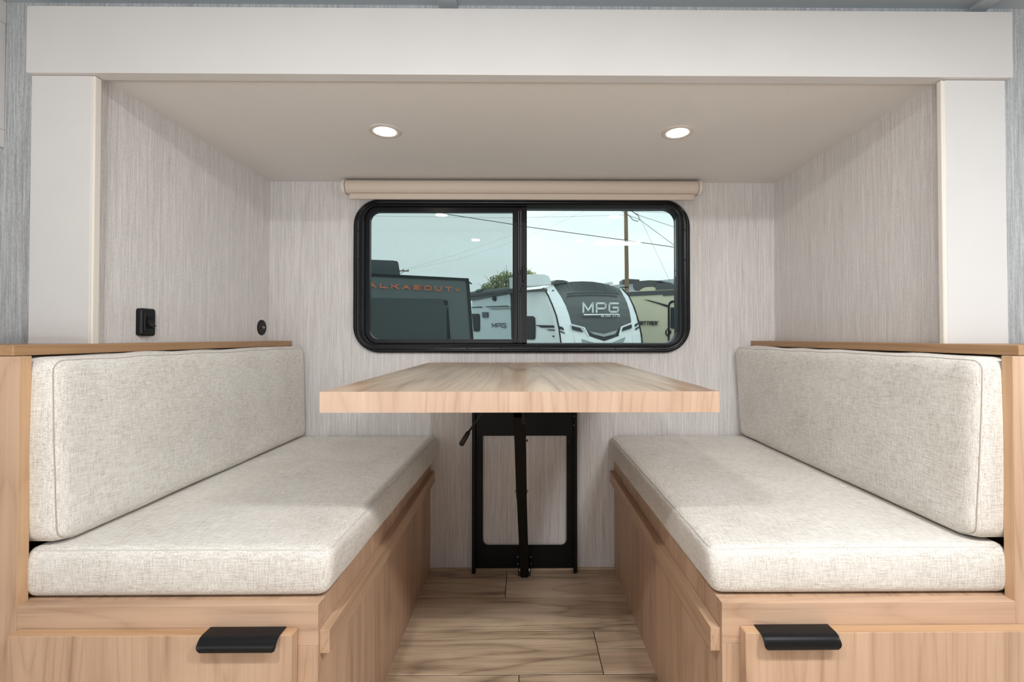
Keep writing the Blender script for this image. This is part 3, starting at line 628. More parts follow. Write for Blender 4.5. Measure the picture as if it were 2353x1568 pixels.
# ---------------------------------------------------------------- outside, seen through the window (surveyed corner points in metres)
G = {'dark_dir':[1.794,0.85],'dark_body':[[-4.305,8.352,2.04],[-2.937,9.0,2.055],[-1.144,9.849,2.066],[-1.134,9.854,2.013],[-1.108,9.866,1.682],[-1.047,9.895,0.809],[-1.02,9.908,0.345]],'dark_top':[[-4.291,8.325,2.036],[-2.927,8.971,2.051],[-1.14,9.818,2.062],[-1.135,9.82,2.01],[-2.927,8.971,1.997],[-4.291,8.325,1.986]],'dark_edge':[[-1.204,9.799,2.059],[-1.141,9.828,2.063],[-1.105,9.845,1.68],[-1.045,9.874,0.809],[-1.009,9.891,0.346],[-1.053,9.87,0.347],[-1.095,9.85,0.809],[-1.164,9.818,1.678],[-1.184,9.808,1.967],[-1.204,9.799,2.0]],'dark_lower':[[-4.293,8.335,1.553],[-2.928,8.982,1.586],[-1.635,9.594,1.618],[-1.566,9.627,1.458],[-1.566,9.627,1.391],[-1.534,9.643,0.81],[-1.523,9.648,0.359],[-4.286,8.338,0.426]],'dark_stripe':[[-1.533,9.632,1.472],[-1.564,9.617,1.39],[-1.551,9.623,0.81],[-1.538,9.63,0.36],[-1.472,9.661,0.358],[-1.488,9.653,0.81]],'dark_lamp':[[-1.403,9.705,1.818],[-1.384,9.714,1.835],[-1.352,9.729,1.841],[-1.32,9.744,1.832],[-1.304,9.751,1.813],[-1.322,9.743,1.792],[-1.352,9.729,1.782],[-1.384,9.714,1.789]],'dark_vent':[[-1.602,9.599,1.598],[-1.54,9.629,1.58],[-1.54,9.629,1.486],[-1.602,9.599,1.49]],'dark_arm':[[-1.139,9.83,2.004],[-1.073,9.861,1.959],[-1.076,9.86,1.942],[-1.139,9.83,1.969]],'dark_ac':[[-3.43,9.766,2.141],[-3.431,9.766,2.428],[-3.22,9.866,2.456],[-2.766,10.081,2.471],[-2.697,10.114,2.462],[-2.675,10.124,2.428],[-2.642,10.14,2.205],[-2.644,10.139,2.155]],'dark_text':[[-3.134,8.879,1.783],[-1.465,9.669,1.771],[-3.134,8.879,1.878]],'nose_dirs':[[0.8682,0.4962],[-0.4962,0.8682],[0.978,12.3]],'nose_left':[[[0.569,13.17,2.206],[0.851,13.517,2.318]],[[0.695,12.71,1.913],[1.026,12.929,1.932]],[[0.777,12.388,1.648],[1.123,12.603,1.662]],[[0.851,12.169,1.4],[1.187,12.37,1.409]],[[0.891,12.008,1.161],[1.23,12.205,1.167]],[[0.919,11.896,0.93],[1.273,12.099,0.931]],[[0.943,11.825,0.702],[1.318,12.039,0.7]],[[0.97,11.788,0.476],[1.355,12.007,0.469]],[[1.0,11.776,0.251],[1.394,12.0,0.239]]],'nose_right':[[[3.007,14.75,2.351],[3.078,14.79,2.355]],[[3.069,14.259,2.028],[3.214,14.356,2.036]],[[3.07,13.797,1.726],[3.236,13.901,1.733]],[[3.053,13.473,1.448],[3.248,13.59,1.454]],[[3.032,13.248,1.186],[3.265,13.383,1.189]],[[3.0,13.087,0.932],[3.287,13.251,0.933]],[[2.982,12.985,0.684],[3.292,13.162,0.681]],[[2.972,12.926,0.438],[3.293,13.108,0.432]],[[2.968,12.897,0.193],[3.301,13.086,0.184]]],'nose_panel':[[[0.853,13.553,2.322],[0.982,13.627,2.369],[1.113,13.702,2.416],[1.266,13.789,2.443],[1.421,13.878,2.471],[1.578,13.967,2.487],[1.736,14.058,2.503],[1.897,14.15,2.509],[2.061,14.243,2.515],[2.226,14.338,2.503],[2.393,14.433,2.491],[2.563,14.53,2.461],[2.736,14.629,2.431],[2.877,14.71,2.393],[3.015,14.789,2.355]],[[0.974,13.172,2.07],[1.081,13.322,2.118],[1.19,13.482,2.168],[1.33,13.621,2.197],[1.473,13.766,2.227],[1.624,13.888,2.244],[1.778,14.013,2.261],[1.938,14.118,2.267],[2.1,14.224,2.274],[2.269,14.29,2.26],[2.44,14.358,2.246],[2.616,14.387,2.212],[2.793,14.42,2.179],[2.94,14.424,2.138],[3.08,14.425,2.097]],[[1.07,12.838,1.834],[1.179,12.957,1.873],[1.29,13.082,1.912],[1.427,13.197,1.935],[1.566,13.315,1.958],[1.711,13.419,1.971],[1.859,13.525,1.984],[2.011,13.619,1.988],[2.165,13.714,1.992],[2.324,13.785,1.98],[2.484,13.856,1.968],[2.648,13.905,1.941],[2.812,13.955,1.914],[2.951,13.982,1.88],[3.09,14.011,1.847]],[[1.14,12.589,1.614],[1.252,12.69,1.645],[1.366,12.795,1.677],[1.5,12.894,1.695],[1.636,12.995,1.713],[1.776,13.087,1.723],[1.918,13.181,1.732],[2.062,13.267,1.735],[2.209,13.354,1.738],[2.358,13.426,1.727],[2.508,13.498,1.717],[2.66,13.555,1.694],[2.812,13.613,1.671],[2.943,13.654,1.643],[3.073,13.696,1.615]],[[1.192,12.403,1.405],[1.305,12.491,1.43],[1.419,12.581,1.455],[1.548,12.668,1.469],[1.679,12.757,1.483],[1.813,12.84,1.49],[1.95,12.925,1.497],[2.088,13.006,1.499],[2.229,13.088,1.5],[2.371,13.16,1.491],[2.515,13.233,1.482],[2.659,13.296,1.463],[2.804,13.36,1.443],[2.931,13.411,1.42],[3.058,13.463,1.397]],[[1.227,12.262,1.203],[1.338,12.34,1.222],[1.451,12.419,1.242],[1.577,12.498,1.253],[1.705,12.579,1.264],[1.835,12.658,1.268],[1.967,12.737,1.273],[2.101,12.813,1.274],[2.237,12.891,1.274],[2.374,12.964,1.266],[2.513,13.037,1.258],[2.654,13.105,1.242],[2.793,13.173,1.225],[2.917,13.231,1.206],[3.041,13.288,1.187]],[[1.262,12.164,1.006],[1.372,12.234,1.021],[1.483,12.305,1.036],[1.604,12.379,1.043],[1.727,12.453,1.05],[1.852,12.527,1.053],[1.979,12.601,1.057],[2.107,12.674,1.056],[2.237,12.748,1.055],[2.369,12.819,1.048],[2.501,12.891,1.041],[2.635,12.96,1.028],[2.769,13.029,1.014],[2.892,13.091,0.998],[3.015,13.154,0.982]],[[1.3,12.1,0.812],[1.407,12.165,0.822],[1.516,12.232,0.833],[1.633,12.3,0.837],[1.752,12.37,0.842],[1.872,12.439,0.843],[1.994,12.509,0.844],[2.117,12.579,0.843],[2.242,12.65,0.842],[2.368,12.72,0.836],[2.496,12.79,0.829],[2.624,12.859,0.818],[2.754,12.929,0.807],[2.875,12.994,0.795],[2.997,13.06,0.782]],[[1.334,12.061,0.62],[1.441,12.124,0.626],[1.549,12.187,0.632],[1.662,12.252,0.633],[1.777,12.318,0.635],[1.893,12.384,0.635],[2.011,12.452,0.635],[2.13,12.519,0.633],[2.25,12.587,0.631],[2.372,12.656,0.626],[2.495,12.724,0.62],[2.619,12.793,0.612],[2.744,12.863,0.603],[2.865,12.929,0.594],[2.986,12.997,0.584]],[[1.365,12.041,0.429],[1.471,12.101,0.43],[1.578,12.163,0.431],[1.689,12.226,0.431],[1.8,12.29,0.43],[1.913,12.354,0.428],[2.027,12.419,0.427],[2.143,12.484,0.424],[2.259,12.551,0.421],[2.377,12.617,0.417],[2.497,12.685,0.413],[2.617,12.753,0.407],[2.739,12.822,0.401],[2.859,12.889,0.394],[2.98,12.958,0.388]],[[1.398,12.037,0.237],[1.503,12.097,0.234],[1.61,12.158,0.231],[1.717,12.219,0.228],[1.826,12.281,0.225],[1.936,12.343,0.222],[2.047,12.406,0.218],[2.159,12.47,0.215],[2.272,12.535,0.212],[2.386,12.6,0.209],[2.502,12.666,0.205],[2.619,12.732,0.202],[2.737,12.8,0.198],[2.857,12.868,0.195],[2.977,12.936,0.191]]],'nose_seam':[[0.549,13.126,2.201],[0.659,12.75,1.965],[0.745,12.398,1.69],[0.832,12.134,1.398],[0.885,11.935,1.087],[0.924,11.791,0.703],[0.966,11.752,0.413]],'nose_seam_right':[[3.077,14.767,2.352],[3.212,14.44,2.095],[3.237,13.851,1.712],[3.258,13.46,1.327],[3.29,13.211,0.891],[3.29,13.139,0.687],[3.299,13.062,0.185]],'nose_side':[[0.569,13.016,2.185],[0.678,12.825,1.976],[0.774,12.657,1.705],[0.873,12.484,1.418],[0.938,12.371,1.095],[0.977,12.301,0.698],[0.987,12.285,0.225],[-1.974,17.465,-0.034],[-1.88,17.301,2.195],[-0.484,14.858,2.182],[-0.045,14.09,2.23]],'nose_profile':[[-0.45,-0.35],[-0.449,-0.114],[-0.443,0.121],[-0.426,0.357],[-0.39,0.593],[-0.328,0.828],[-0.232,1.064],[-0.094,1.3],[0.095,1.536],[0.344,1.771],[0.661,2.007],[1.055,2.243]],'n_bar_a':[[1.22,13.189,2.06],[1.467,13.411,2.103],[1.997,13.809,2.153],[2.549,14.17,2.175],[2.878,14.318,2.155],[2.84,14.23,2.121],[2.535,14.092,2.14],[1.987,13.737,2.119],[1.46,13.346,2.071],[1.213,13.113,2.019]],'n_rule':[[1.597,12.581,1.458],[2.668,13.231,1.496],[2.672,13.208,1.471],[1.602,12.551,1.423]],'n_white_low':[[1.22,12.178,1.186],[1.572,12.321,1.095],[1.687,12.275,0.87],[2.127,12.477,0.734],[2.566,12.777,0.871],[2.7,12.985,1.127],[3.039,13.266,1.255],[2.967,12.944,0.689],[1.311,12.001,0.701]],'n_chev_a':[[1.709,12.31,0.995],[2.125,12.515,0.927],[2.535,12.802,1.033],[2.442,12.695,0.925],[2.119,12.48,0.853],[1.835,12.344,0.914]],'n_chev_b':[[1.833,12.327,0.879],[2.126,12.467,0.809],[2.46,12.698,0.907],[2.437,12.668,0.867],[2.123,12.452,0.771],[1.849,12.323,0.844]],'n_dark_l':[[1.23,12.109,1.125],[1.455,12.21,1.079],[1.549,12.207,0.973],[1.251,12.07,1.036]],'n_dark_r':[[3.008,13.172,1.196],[2.73,12.954,1.105],[2.654,12.853,1.001],[2.99,13.096,1.093]],'n_line_l':[[1.216,12.14,1.185],[1.586,12.297,1.098],[1.7,12.246,0.866],[1.654,12.225,0.878],[1.551,12.264,1.077],[1.214,12.12,1.156]],'n_line_r':[[3.025,13.223,1.254],[2.672,12.94,1.136],[2.559,12.743,0.88],[2.611,12.78,0.898],[2.706,12.945,1.112],[3.019,13.194,1.219]],'n_tri_l':[[1.492,12.1,0.793],[1.841,12.268,0.698],[1.525,12.088,0.7]],'n_tri_r':[[2.76,12.843,0.844],[2.685,12.749,0.692],[2.344,12.554,0.694]],'n_text':[[1.561,12.577,1.486],[2.658,13.247,1.529],[1.576,12.793,1.672]],'n_text2':[[2.091,12.785,1.386],[2.666,13.134,1.408],[2.098,12.83,1.431]],'n_dot':[[0.795,13.162,2.155],[0.845,13.198,2.159],[0.842,13.146,2.133],[0.792,13.11,2.13]],'n_rstripe_a':[[3.13,13.278,1.199],[3.222,13.366,1.249],[3.228,13.335,1.201],[3.124,13.231,1.133]],'n_rstripe_b':[[3.119,13.194,1.076],[3.239,13.304,1.144],[3.241,13.281,1.106],[3.122,13.177,1.043]],'n_lstripe_a':[[0.903,11.955,1.121],[0.993,11.988,1.092],[1.025,11.967,1.021],[0.917,11.923,1.054]],'n_lstripe_b':[[0.924,11.9,1.003],[1.036,11.944,0.962],[1.046,11.937,0.936],[0.932,11.892,0.978]],'s_window':[[-0.005,13.939,1.461],[0.242,13.507,1.442],[0.293,13.418,1.391],[0.307,13.393,1.042],[0.297,13.412,0.807],[0.26,13.475,0.778],[-0.005,13.939,0.776]],'s_stripe_a':[[0.315,13.399,1.189],[0.9,12.376,1.145],[0.912,12.354,1.092],[0.483,13.105,1.107]],'s_stripe_b':[[0.594,12.911,1.056],[0.918,12.344,1.04],[0.925,12.333,1.012],[0.685,12.752,1.022]],'s_dot':[[0.753,12.633,0.883],[0.793,12.563,0.883],[0.787,12.574,0.853],[0.768,12.607,0.849]],'s_awning':[[-1.956,17.272,2.176],[-0.044,13.927,2.215],[0.557,12.876,2.172],[0.557,12.876,2.094],[-0.044,13.927,2.17],[-1.956,17.273,2.319]],'s_roll':[[-1.969,17.214,2.392],[-0.353,14.387,2.29]],'s_window2':[[-1.885,17.228,1.691],[-1.609,16.746,1.667],[-1.567,16.672,1.593],[-1.566,16.67,1.114],[-1.608,16.744,1.044],[-1.81,17.097,1.053]],'s_lamp':[[-1.446,16.44,1.71],[-1.233,16.067,1.691],[-1.233,16.067,1.51],[-1.4,16.359,1.511],[-1.446,16.44,1.548]],'s_marker':[[-1.05,15.747,2.194],[-0.963,15.595,2.181],[-0.931,15.539,2.122],[-0.951,15.573,2.037],[-1.0,15.66,2.032],[-1.062,15.769,2.107]],'s_stripe_c':[[-1.903,17.28,1.936],[-1.486,16.551,1.914],[-1.418,16.431,1.871],[-1.903,17.28,1.91]],'s_stripe_d':[[-1.35,16.313,1.898],[-0.521,14.862,1.832],[-0.433,14.708,1.795],[-1.258,16.151,1.865]],'s_stripe_e':[[-1.218,16.082,1.822],[-0.379,14.613,1.768],[-0.379,14.613,1.717],[-1.065,15.814,1.766]],'s_text':[[-1.057,15.799,1.162],[-0.565,14.94,1.14],[-1.057,15.8,1.31]],'s_text2':[[-0.843,15.426,1.076],[-0.576,14.959,1.065],[-0.843,15.426,1.102]],'s_post':[[-0.465,14.745,2.305],[-0.357,14.555,2.287],[-0.356,14.554,0.793],[-0.378,14.591,0.793],[-0.411,14.649,2.09]],'r_ac':[[-0.005,12.89,2.231],[-0.023,12.88,2.538],[0.068,12.932,2.559],[0.572,13.22,2.598],[0.706,13.296,2.556],[0.764,13.329,2.429],[0.774,13.335,2.332],[0.289,13.058,2.264]],'r_vent':[[0.82,13.477,2.355],[0.83,13.482,2.4],[0.948,13.55,2.482],[1.149,13.665,2.489],[1.312,13.758,2.457],[1.189,13.688,2.414],[0.948,13.55,2.369]],'r_cap':[[2.593,14.605,2.476],[2.597,14.608,2.532],[2.678,14.654,2.56],[2.771,14.707,2.549],[2.784,14.715,2.488]],'r_hatch':[[-1.468,16.085,2.426],[-1.392,16.128,2.51],[-1.087,16.303,2.487],[-1.054,16.322,2.473],[-1.327,16.165,2.427]],'beige_dir':[1.378,-1.2],'b_body':[[3.468,16.012,2.378],[4.825,14.83,2.35],[7.703,12.323,2.325],[7.692,12.333,0.22],[3.353,16.113,0.032]],'b_band':[[3.46,15.979,2.364],[4.815,14.799,2.336],[7.687,12.297,2.311],[7.687,12.298,2.197],[4.815,14.799,2.201],[3.536,15.913,2.223]],'b_dark':[[4.412,15.137,2.338],[4.812,14.788,2.335],[6.566,13.261,2.326],[6.565,13.261,2.179],[4.811,14.789,2.168],[4.445,15.108,2.165]],'b_swoosh':[[3.931,15.569,2.088],[4.083,15.436,2.056],[4.582,15.002,1.859],[4.599,14.987,1.774],[4.345,15.209,1.905]],'b_frame_o':[[4.57,15.012,0.665],[4.574,15.009,1.807],[4.591,14.994,1.912],[4.641,14.95,1.989],[4.699,14.9,2.0],[5.364,14.32,2.006],[5.364,14.321,1.934],[4.707,14.893,1.936],[4.658,14.936,1.924],[4.624,14.965,1.878],[4.612,14.976,1.784],[4.609,14.979,0.665]],'b_window':[[4.637,14.941,1.781],[5.259,14.399,1.774],[5.257,14.401,1.097],[4.66,14.921,1.111],[4.63,14.947,1.145]],'b_handle':[[4.59,14.968,1.066],[4.637,14.928,1.055],[4.636,14.928,0.95],[4.59,14.969,0.939]],'b_grab':[[4.557,14.997,1.108],[4.52,15.03,1.045],[4.514,15.034,0.961],[4.556,14.998,0.876]],'b_text':[[3.624,15.823,1.239],[4.305,15.23,1.228],[3.625,15.822,1.372]],'b_text2':[[4.087,15.42,1.174],[4.291,15.242,1.173],[4.087,15.42,1.196]],'b_ac':[[3.897,16.839,2.588],[3.887,16.847,2.756],[3.947,16.795,2.826],[4.352,16.442,2.826],[4.686,16.151,2.778],[4.704,16.136,2.744],[4.548,16.272,2.714],[4.538,16.28,2.462],[4.519,16.296,2.567],[4.256,16.525,2.603],[4.122,16.643,2.545],[4.063,16.694,2.491],[3.946,16.796,2.501]],'b_cream':[[4.05,16.639,2.469],[4.147,16.555,2.548],[4.242,16.471,2.586],[4.449,16.291,2.578],[4.541,16.211,2.536],[4.541,16.211,2.444]],'b_ac2':[[4.508,16.174,2.452],[4.523,16.16,2.69],[4.618,16.077,2.696],[4.905,15.828,2.675],[4.992,15.752,2.588],[5.061,15.691,2.466],[5.061,15.692,2.427]],'building':[[10.283,55.0,6.892],[17.901,55.0,7.676],[22.144,55.0,8.106],[22.126,55.0,4.654],[10.281,55.0,6.155]],'far_box':[[11.422,54.5,7.492],[12.115,54.5,7.569],[13.346,54.5,7.494],[13.346,54.5,7.225],[12.114,54.5,7.108],[11.421,54.5,7.069]],'pole':[[8.031,38.0,12.598],[8.079,38.0,8.217],[8.1,38.0,6.23],[8.149,38.0,4.514],[8.151,38.0,-1.07],[8.501,38.0,-1.07],[8.433,38.0,4.514],[8.385,38.0,6.23],[8.347,38.0,8.217],[8.313,38.0,12.598]],'crossarm':[[7.718,37.8,4.857],[8.401,37.8,4.879],[8.401,37.8,4.815],[8.08,37.8,4.804],[7.718,37.8,4.825]],'tree_c':[[-2.912,38.0,5.035],[-2.04,38.0,5.56],[-1.343,38.0,5.736],[-2.214,38.0,4.861],[-0.645,38.0,5.387],[0.228,38.0,5.983],[0.752,38.0,5.843],[-2.039,38.0,4.442]],'far_pole':[[-9.917,38.0,6.18],[-9.209,38.0,6.143],[-9.889,38.0,5.95],[-9.517,38.0,6.127],[-9.651,38.0,6.314],[-9.252,38.0,6.271]],'wires':[[-9.345,37.7,11.128],[-0.7,37.7,9.812],[0.28,37.7,9.642],[7.763,37.7,8.635],[12.33,37.7,7.993]],'wires2':[[-1.957,37.7,11.175],[0.28,37.7,10.989],[8.056,37.7,10.932],[12.342,37.7,10.751]],'wires3':[[-12.373,37.7,10.482],[-0.891,37.7,10.356],[8.055,37.7,10.597]],'wires4':[[8.248,37.7,11.124],[9.298,37.7,10.552],[12.337,37.7,9.553]],'wires5':[[8.342,37.7,10.598],[9.297,37.7,10.217],[12.33,37.7,7.955]],'wires6':[[8.917,37.7,11.202],[9.392,37.7,10.169],[11.669,37.7,5.298]],'wires7':[[-9.139,37.7,6.321],[-5.163,37.7,7.468],[-0.89,37.7,9.0],[0.28,37.7,10.053],[4.236,37.7,11.162]],'wires8':[[-9.139,37.7,6.226],[-5.162,37.7,7.04],[-0.89,37.7,8.428],[0.28,37.7,8.812],[5.286,37.7,11.116]],'wires9':[[8.342,37.7,10.645],[8.723,37.7,10.216],[9.105,37.7,10.092],[9.277,37.7,10.217],[9.107,37.7,10.599],[8.343,37.7,11.105]]}
GZ = -0.90
M['asphalt'] = plain('asphalt_lot', (0.28, 0.275, 0.265), 0.9, bscale=5)
M['o_dark'] = plain('charcoal_fibreglass', (0.125, 0.145, 0.142), 0.45, bscale=3)
M['o_darker'] = plain('charcoal_lower_panel', (0.05, 0.06, 0.062), 0.45, bscale=3)
M['o_black'] = plain('black_trim_out', (0.008, 0.009, 0.010), 0.6, spec=0.2, bscale=3)
M['o_roof'] = plain('pale_roof_membrane', (0.60, 0.62, 0.60), 0.7, bscale=3)
M['o_orange'] = plain('orange_decal', (0.85, 0.20, 0.09), 0.5)
M['o_amber'] = plain('amber_lens', (0.50, 0.14, 0.02), 0.3)
M['o_white'] = plain('white_gelcoat', (0.82, 0.86, 0.87), 0.35, bscale=2)
M['o_side'] = plain('white_side_wall', (0.86, 0.93, 0.93), 0.4, bscale=2)
M['o_nose'] = plain('grey_black_nose', (0.045, 0.055, 0.057), 0.4, bscale=2)
M['o_decal'] = plain('dark_decal', (0.02, 0.03, 0.034), 0.6, spec=0.2)
M['o_grey'] = plain('silver_decal', (0.30, 0.34, 0.35), 0.4)
M['o_beige'] = plain('beige_side_wall', (0.72, 0.68, 0.50), 0.5, bscale=2)
M['o_cream'] = plain('cream_cover', (0.60, 0.56, 0.42), 0.5, bscale=2)
M['o_cover'] = plain('grey_rooftop_cover', (0.065, 0.072, 0.075), 0.5, bscale=3)
M['o_pole'] = wood('weathered_pole_wood', (0.13, 0.075, 0.04), (0.24, 0.15, 0.085), (0.33, 0.22, 0.14), 'z', 0.15, 0.9)
M['o_wire'] = plain('cable_black', (0.05, 0.06, 0.07), 0.8)
M['o_leaf'] = plain('spring_leaves', (0.36, 0.40, 0.15), 0.7, bscale=2)
M['o_bark'] = plain('bark', (0.07, 0.055, 0.035), 0.9, bscale=4)
M['o_wall'] = plain('pale_steel_wall', (0.52, 0.57, 0.60), 0.6, bscale=0.6)
M['o_tyre'] = plain('tyre_rubber', (0.015, 0.015, 0.015), 0.8)

g = struct('ground_outside', bx(-40, 60, 2.6, 80, GZ - 0.1, GZ), M['asphalt'], 'grey asphalt sales lot beyond the window', 'ground')

GL = {'A': [[(0, 0), (.5, 1), (1, 0)], [(.2, .33), (.8, .33)]], 'L': [[(0, 1), (0, 0), (1, 0)]], 'K': [[(0, 0), (0, 1)], [(1, 1), (.32, .5), (1, 0)], [(0, .5), (.32, .5)]],
      'B': [[(0, 0), (0, 1), (.85, 1), (1, .88), (1, .62), (.88, .5), (1, .38), (1, .12), (.85, 0), (0, 0)], [(0, .5), (.88, .5)]],
      'O': [[(.15, 0), (0, .15), (0, .85), (.15, 1), (.85, 1), (1, .85), (1, .15), (.85, 0), (.15, 0)]], 'U': [[(0, 1), (0, .15), (.15, 0), (.85, 0), (1, .15), (1, 1)]],
      'T': [[(0, 1), (1, 1)], [(.5, 1), (.5, 0)]], 'W': [[(0, 1), (.25, 0), (.5, .8), (.75, 0), (1, 1)]], 'M': [[(0, 0), (0, 1), (.5, .2), (1, 1), (1, 0)]],
      'P': [[(0, 0), (0, 1), (.85, 1), (1, .85), (1, .55), (.85, .4), (0, .4)]], 'G': [[(1, 1), (.15, 1), (0, .85), (0, .15), (.15, 0), (.85, 0), (1, .15), (1, .5), (.45, .5)]],
      'R': [[(0, 0), (0, 1), (.85, 1), (1, .85), (1, .6), (.85, .45), (0, .45)], [(.55, .45), (1, 0)]], 'E': [[(1, 1), (0, 1), (0, 0), (1, 0)], [(0, .5), (.9, .5)]],
      'S': [[(1, 1), (.15, 1), (0, .85), (0, .62), (.15, .5), (.85, .5), (1, .38), (1, .15), (.85, 0), (0, 0)]], 'I': [[(.5, 0), (.5, 1)]]}
def lettering(txt, org, end, top, weight=0.17, gap=0.28, slant=0.0, thick=0.01):
    org, end, top = Vector(org), Vector(end), Vector(top); U = end - org; V = top - org; h = V.length
    V = Vector((0, 0, 1)) * h; Un = U.normalized(); n = Un.cross(Vector((0, 0, 1))).normalized()
    if n.y > 0: n = -n
    N = len(txt); wdt = U.length / (N + gap * (N - 1)); st = weight * h
    bm = bmesh.new()
    for i, ch in enumerate(txt):
        if ch == ' ': continue
        o = org + Un * (i * wdt * (1 + gap))
        for line in GL[ch]:
            q = [o + Un * (st * .5 + x * (wdt - st) + slant * y * h) + V * ((st * .5 + y * (h - st)) / h) for x, y in line]
            for a, b in zip(q, q[1:]):
                d = (b - a).normalized(); s = d.cross(n).normalized() * st * .5; a2, b2 = a - d * st * .45, b + d * st * .45
                add_slab(bm, [a2 + s, b2 + s, b2 - s, a2 - s], n * thick)
    fix(bm); return bm
def ext(pts, vec): return slab(pts, vec)
def wheels(par, c0, d, n=2, r=0.34):
    for i in range(n):
        c = Vector(c0) + Vector(d) * i
        bm = bmesh.new(); ax = Vector((-d[1], d[0], 0)).normalized() * 0.2
        add_tube(bm, [c, c + ax], r, 24); fix(bm); part('wheel', bm, M['o_tyre'], par)
def down(pts, z):
    """polygon with its lowest two points let down to height z"""
    idx = sorted(range(len(pts)), key=lambda i: pts[i][2])[:2]
    return [(p[0], p[1], z) if i in idx else tuple(p) for i, p in enumerate(pts)]

# dark trailer at the left
dd = Vector((G['dark_dir'][0], G['dark_dir'][1], 0)).normalized(); dn = Vector((-dd.y, dd.x, 0))
t = thing('travel_trailer', (-2.6, 9.2, GZ), 'charcoal travel trailer with orange lettering seen through the left pane', 'trailer')
body = G['dark_body'][:]; 
bd_ = body[:-1] + [[body[-1][0], body[-1][1], -0.45], [body[0][0], body[0][1], -0.45]]
body_o = part('body', ext(bd_, dn * 2.3), M['o_dark'], t)
part('lower_panel', ext(G['dark_lower'], dn * 0.02), M['o_darker'], t)
part('roof_edge', ext(G['dark_top'], dn * 0.1), M['o_black'], t)
part('corner_edge', ext(G['dark_edge'], dn * 0.03), M['o_black'], t)
part('nose_stripe', ext(G['dark_stripe'], dn * 0.01), M['o_black'], t)
part('marker_lamp', ext(G['dark_lamp'], dn * 0.03), M['o_amber'], t, label='amber marker lamp')
part('vent_cover', ext(G['dark_vent'], dn * 0.03), M['o_black'], t)
part('antenna_arm', ext(G['dark_arm'], dn * 0.03), M['o_black'], t)
part('rooftop_unit', ext(G['dark_ac'], dn * 0.7), M['o_cover'], t)
a, b, c = G['dark_text']
part('lettering', lettering('WALKABOUT', a, b, c, 0.27, 0.42), M['o_orange'], t, label='orange WALKABOUT lettering', kind='stuff')
wheels(t, (-3.6, 8.72, GZ + 0.34), dd * 0.8)

# white trailer with the dark rounded nose
ad, bd, A0 = [Vector(v + [0]) for v in G['nose_dirs']]
t = thing('travel_trailer', (1.9, 13.0, GZ), 'white travel trailer with dark rounded nose behind the window mullion', 'trailer')
def sheet(rows, back):
    bm = bmesh.new(); nr, nc = len(rows), len(rows[0])
    F = [[bm.verts.new(p) for p in r] for r in rows]; Bk = [[bm.verts.new(Vector(p) + back) for p in r] for r in rows]
    for i in range(nr - 1):
        for j in range(nc - 1):
            bm.faces.new((F[i][j], F[i][j + 1], F[i + 1][j + 1], F[i + 1][j])); bm.faces.new((Bk[i][j], Bk[i + 1][j], Bk[i + 1][j + 1], Bk[i][j + 1]))
    for i in range(nr - 1):
        bm.faces.new((F[i][0], F[i + 1][0], Bk[i + 1][0], Bk[i][0])); bm.faces.new((F[i][-1], Bk[i][-1], Bk[i + 1][-1], F[i + 1][-1]))
    for j in range(nc - 1):
        bm.faces.new((F[0][j], Bk[0][j], Bk[0][j + 1], F[0][j + 1])); bm.faces.new((F[-1][j], F[-1][j + 1], Bk[-1][j + 1], Bk[-1][j]))
    fix(bm); return bm
part('nose_panel', sheet(G['nose_panel'], bd * 0.25), M['o_nose'], t, smooth=False, label='charcoal curved nose panel')
part('nose_side_band', sheet(G['nose_left'], bd * 0.22), M['o_white'], t); part('nose_side_band', sheet(G['nose_right'], bd * 0.22), M['o_white'], t)
for k in ('nose_seam', 'nose_seam_right'):
    bm = bmesh.new(); add_tube(bm, G[k], 0.022, 6); fix(bm); part('edge_trim', bm, M['o_black'], t)
sd = [tuple(p) for p in G['nose_side']]
# body: side wall extruded across the trailer width
sd2 = sd[:6] + [(sd[6][0], sd[6][1], -0.4), (sd[7][0], sd[7][1], -0.4)] + sd[8:]
part('side_wall', ext(sd2, ad * 0.06), M['o_side'], t)
mid_ = [tuple(Vector(p) + bd * (0.55 if i < 7 else 0.0) - Vector((0, 0, 0.10 if i < 6 or i > 7 else 0)) + ad * 0.07) for i, p in enumerate(sd2)]
part('body', ext(mid_, ad * 2.26), M['o_side'], t)
part('lower_nose', ext([tuple(A0 + ad * x + bd * -0.40 + Vector((0, 0, z))) for x, z in ((0.02, -0.4), (2.33, -0.4), (2.33, 0.42), (0.02, 0.42))], bd * 0.5), M['o_white'], t)
mat_of = dict(bar_a='o_black', rule='o_white', white_low='o_white', chev_a='o_grey', chev_b='o_decal', dark_l='o_decal', dark_r='o_decal', line_l='o_white', line_r='o_white', tri_l='o_grey', tri_r='o_grey',
              dot='o_black', rstripe_a='o_decal', rstripe_b='o_decal', lstripe_a='o_decal', lstripe_b='o_decal')
for k, mm in mat_of.items():
    nm = {'bar_a': 'wiper_bar', 'rule': 'lettering_underline', 'white_low': 'lower_cap', 'dot': 'marker_lamp'}.get(k, 'stripe_decal')
    part(nm, ext(G['n_' + k], bd * 0.02), M[mm], t)
part('lettering', lettering('MPG', *G['n_text'], 0.17, 0.22), M['o_white'], t, label='white MPG lettering', kind='stuff')
part('lettering', lettering('ULTRA LITE', *G['n_text2'], 0.20, 0.45), M['o_white'], t, label='small white ULTRA LITE lettering', kind='stuff')
sn = -ad
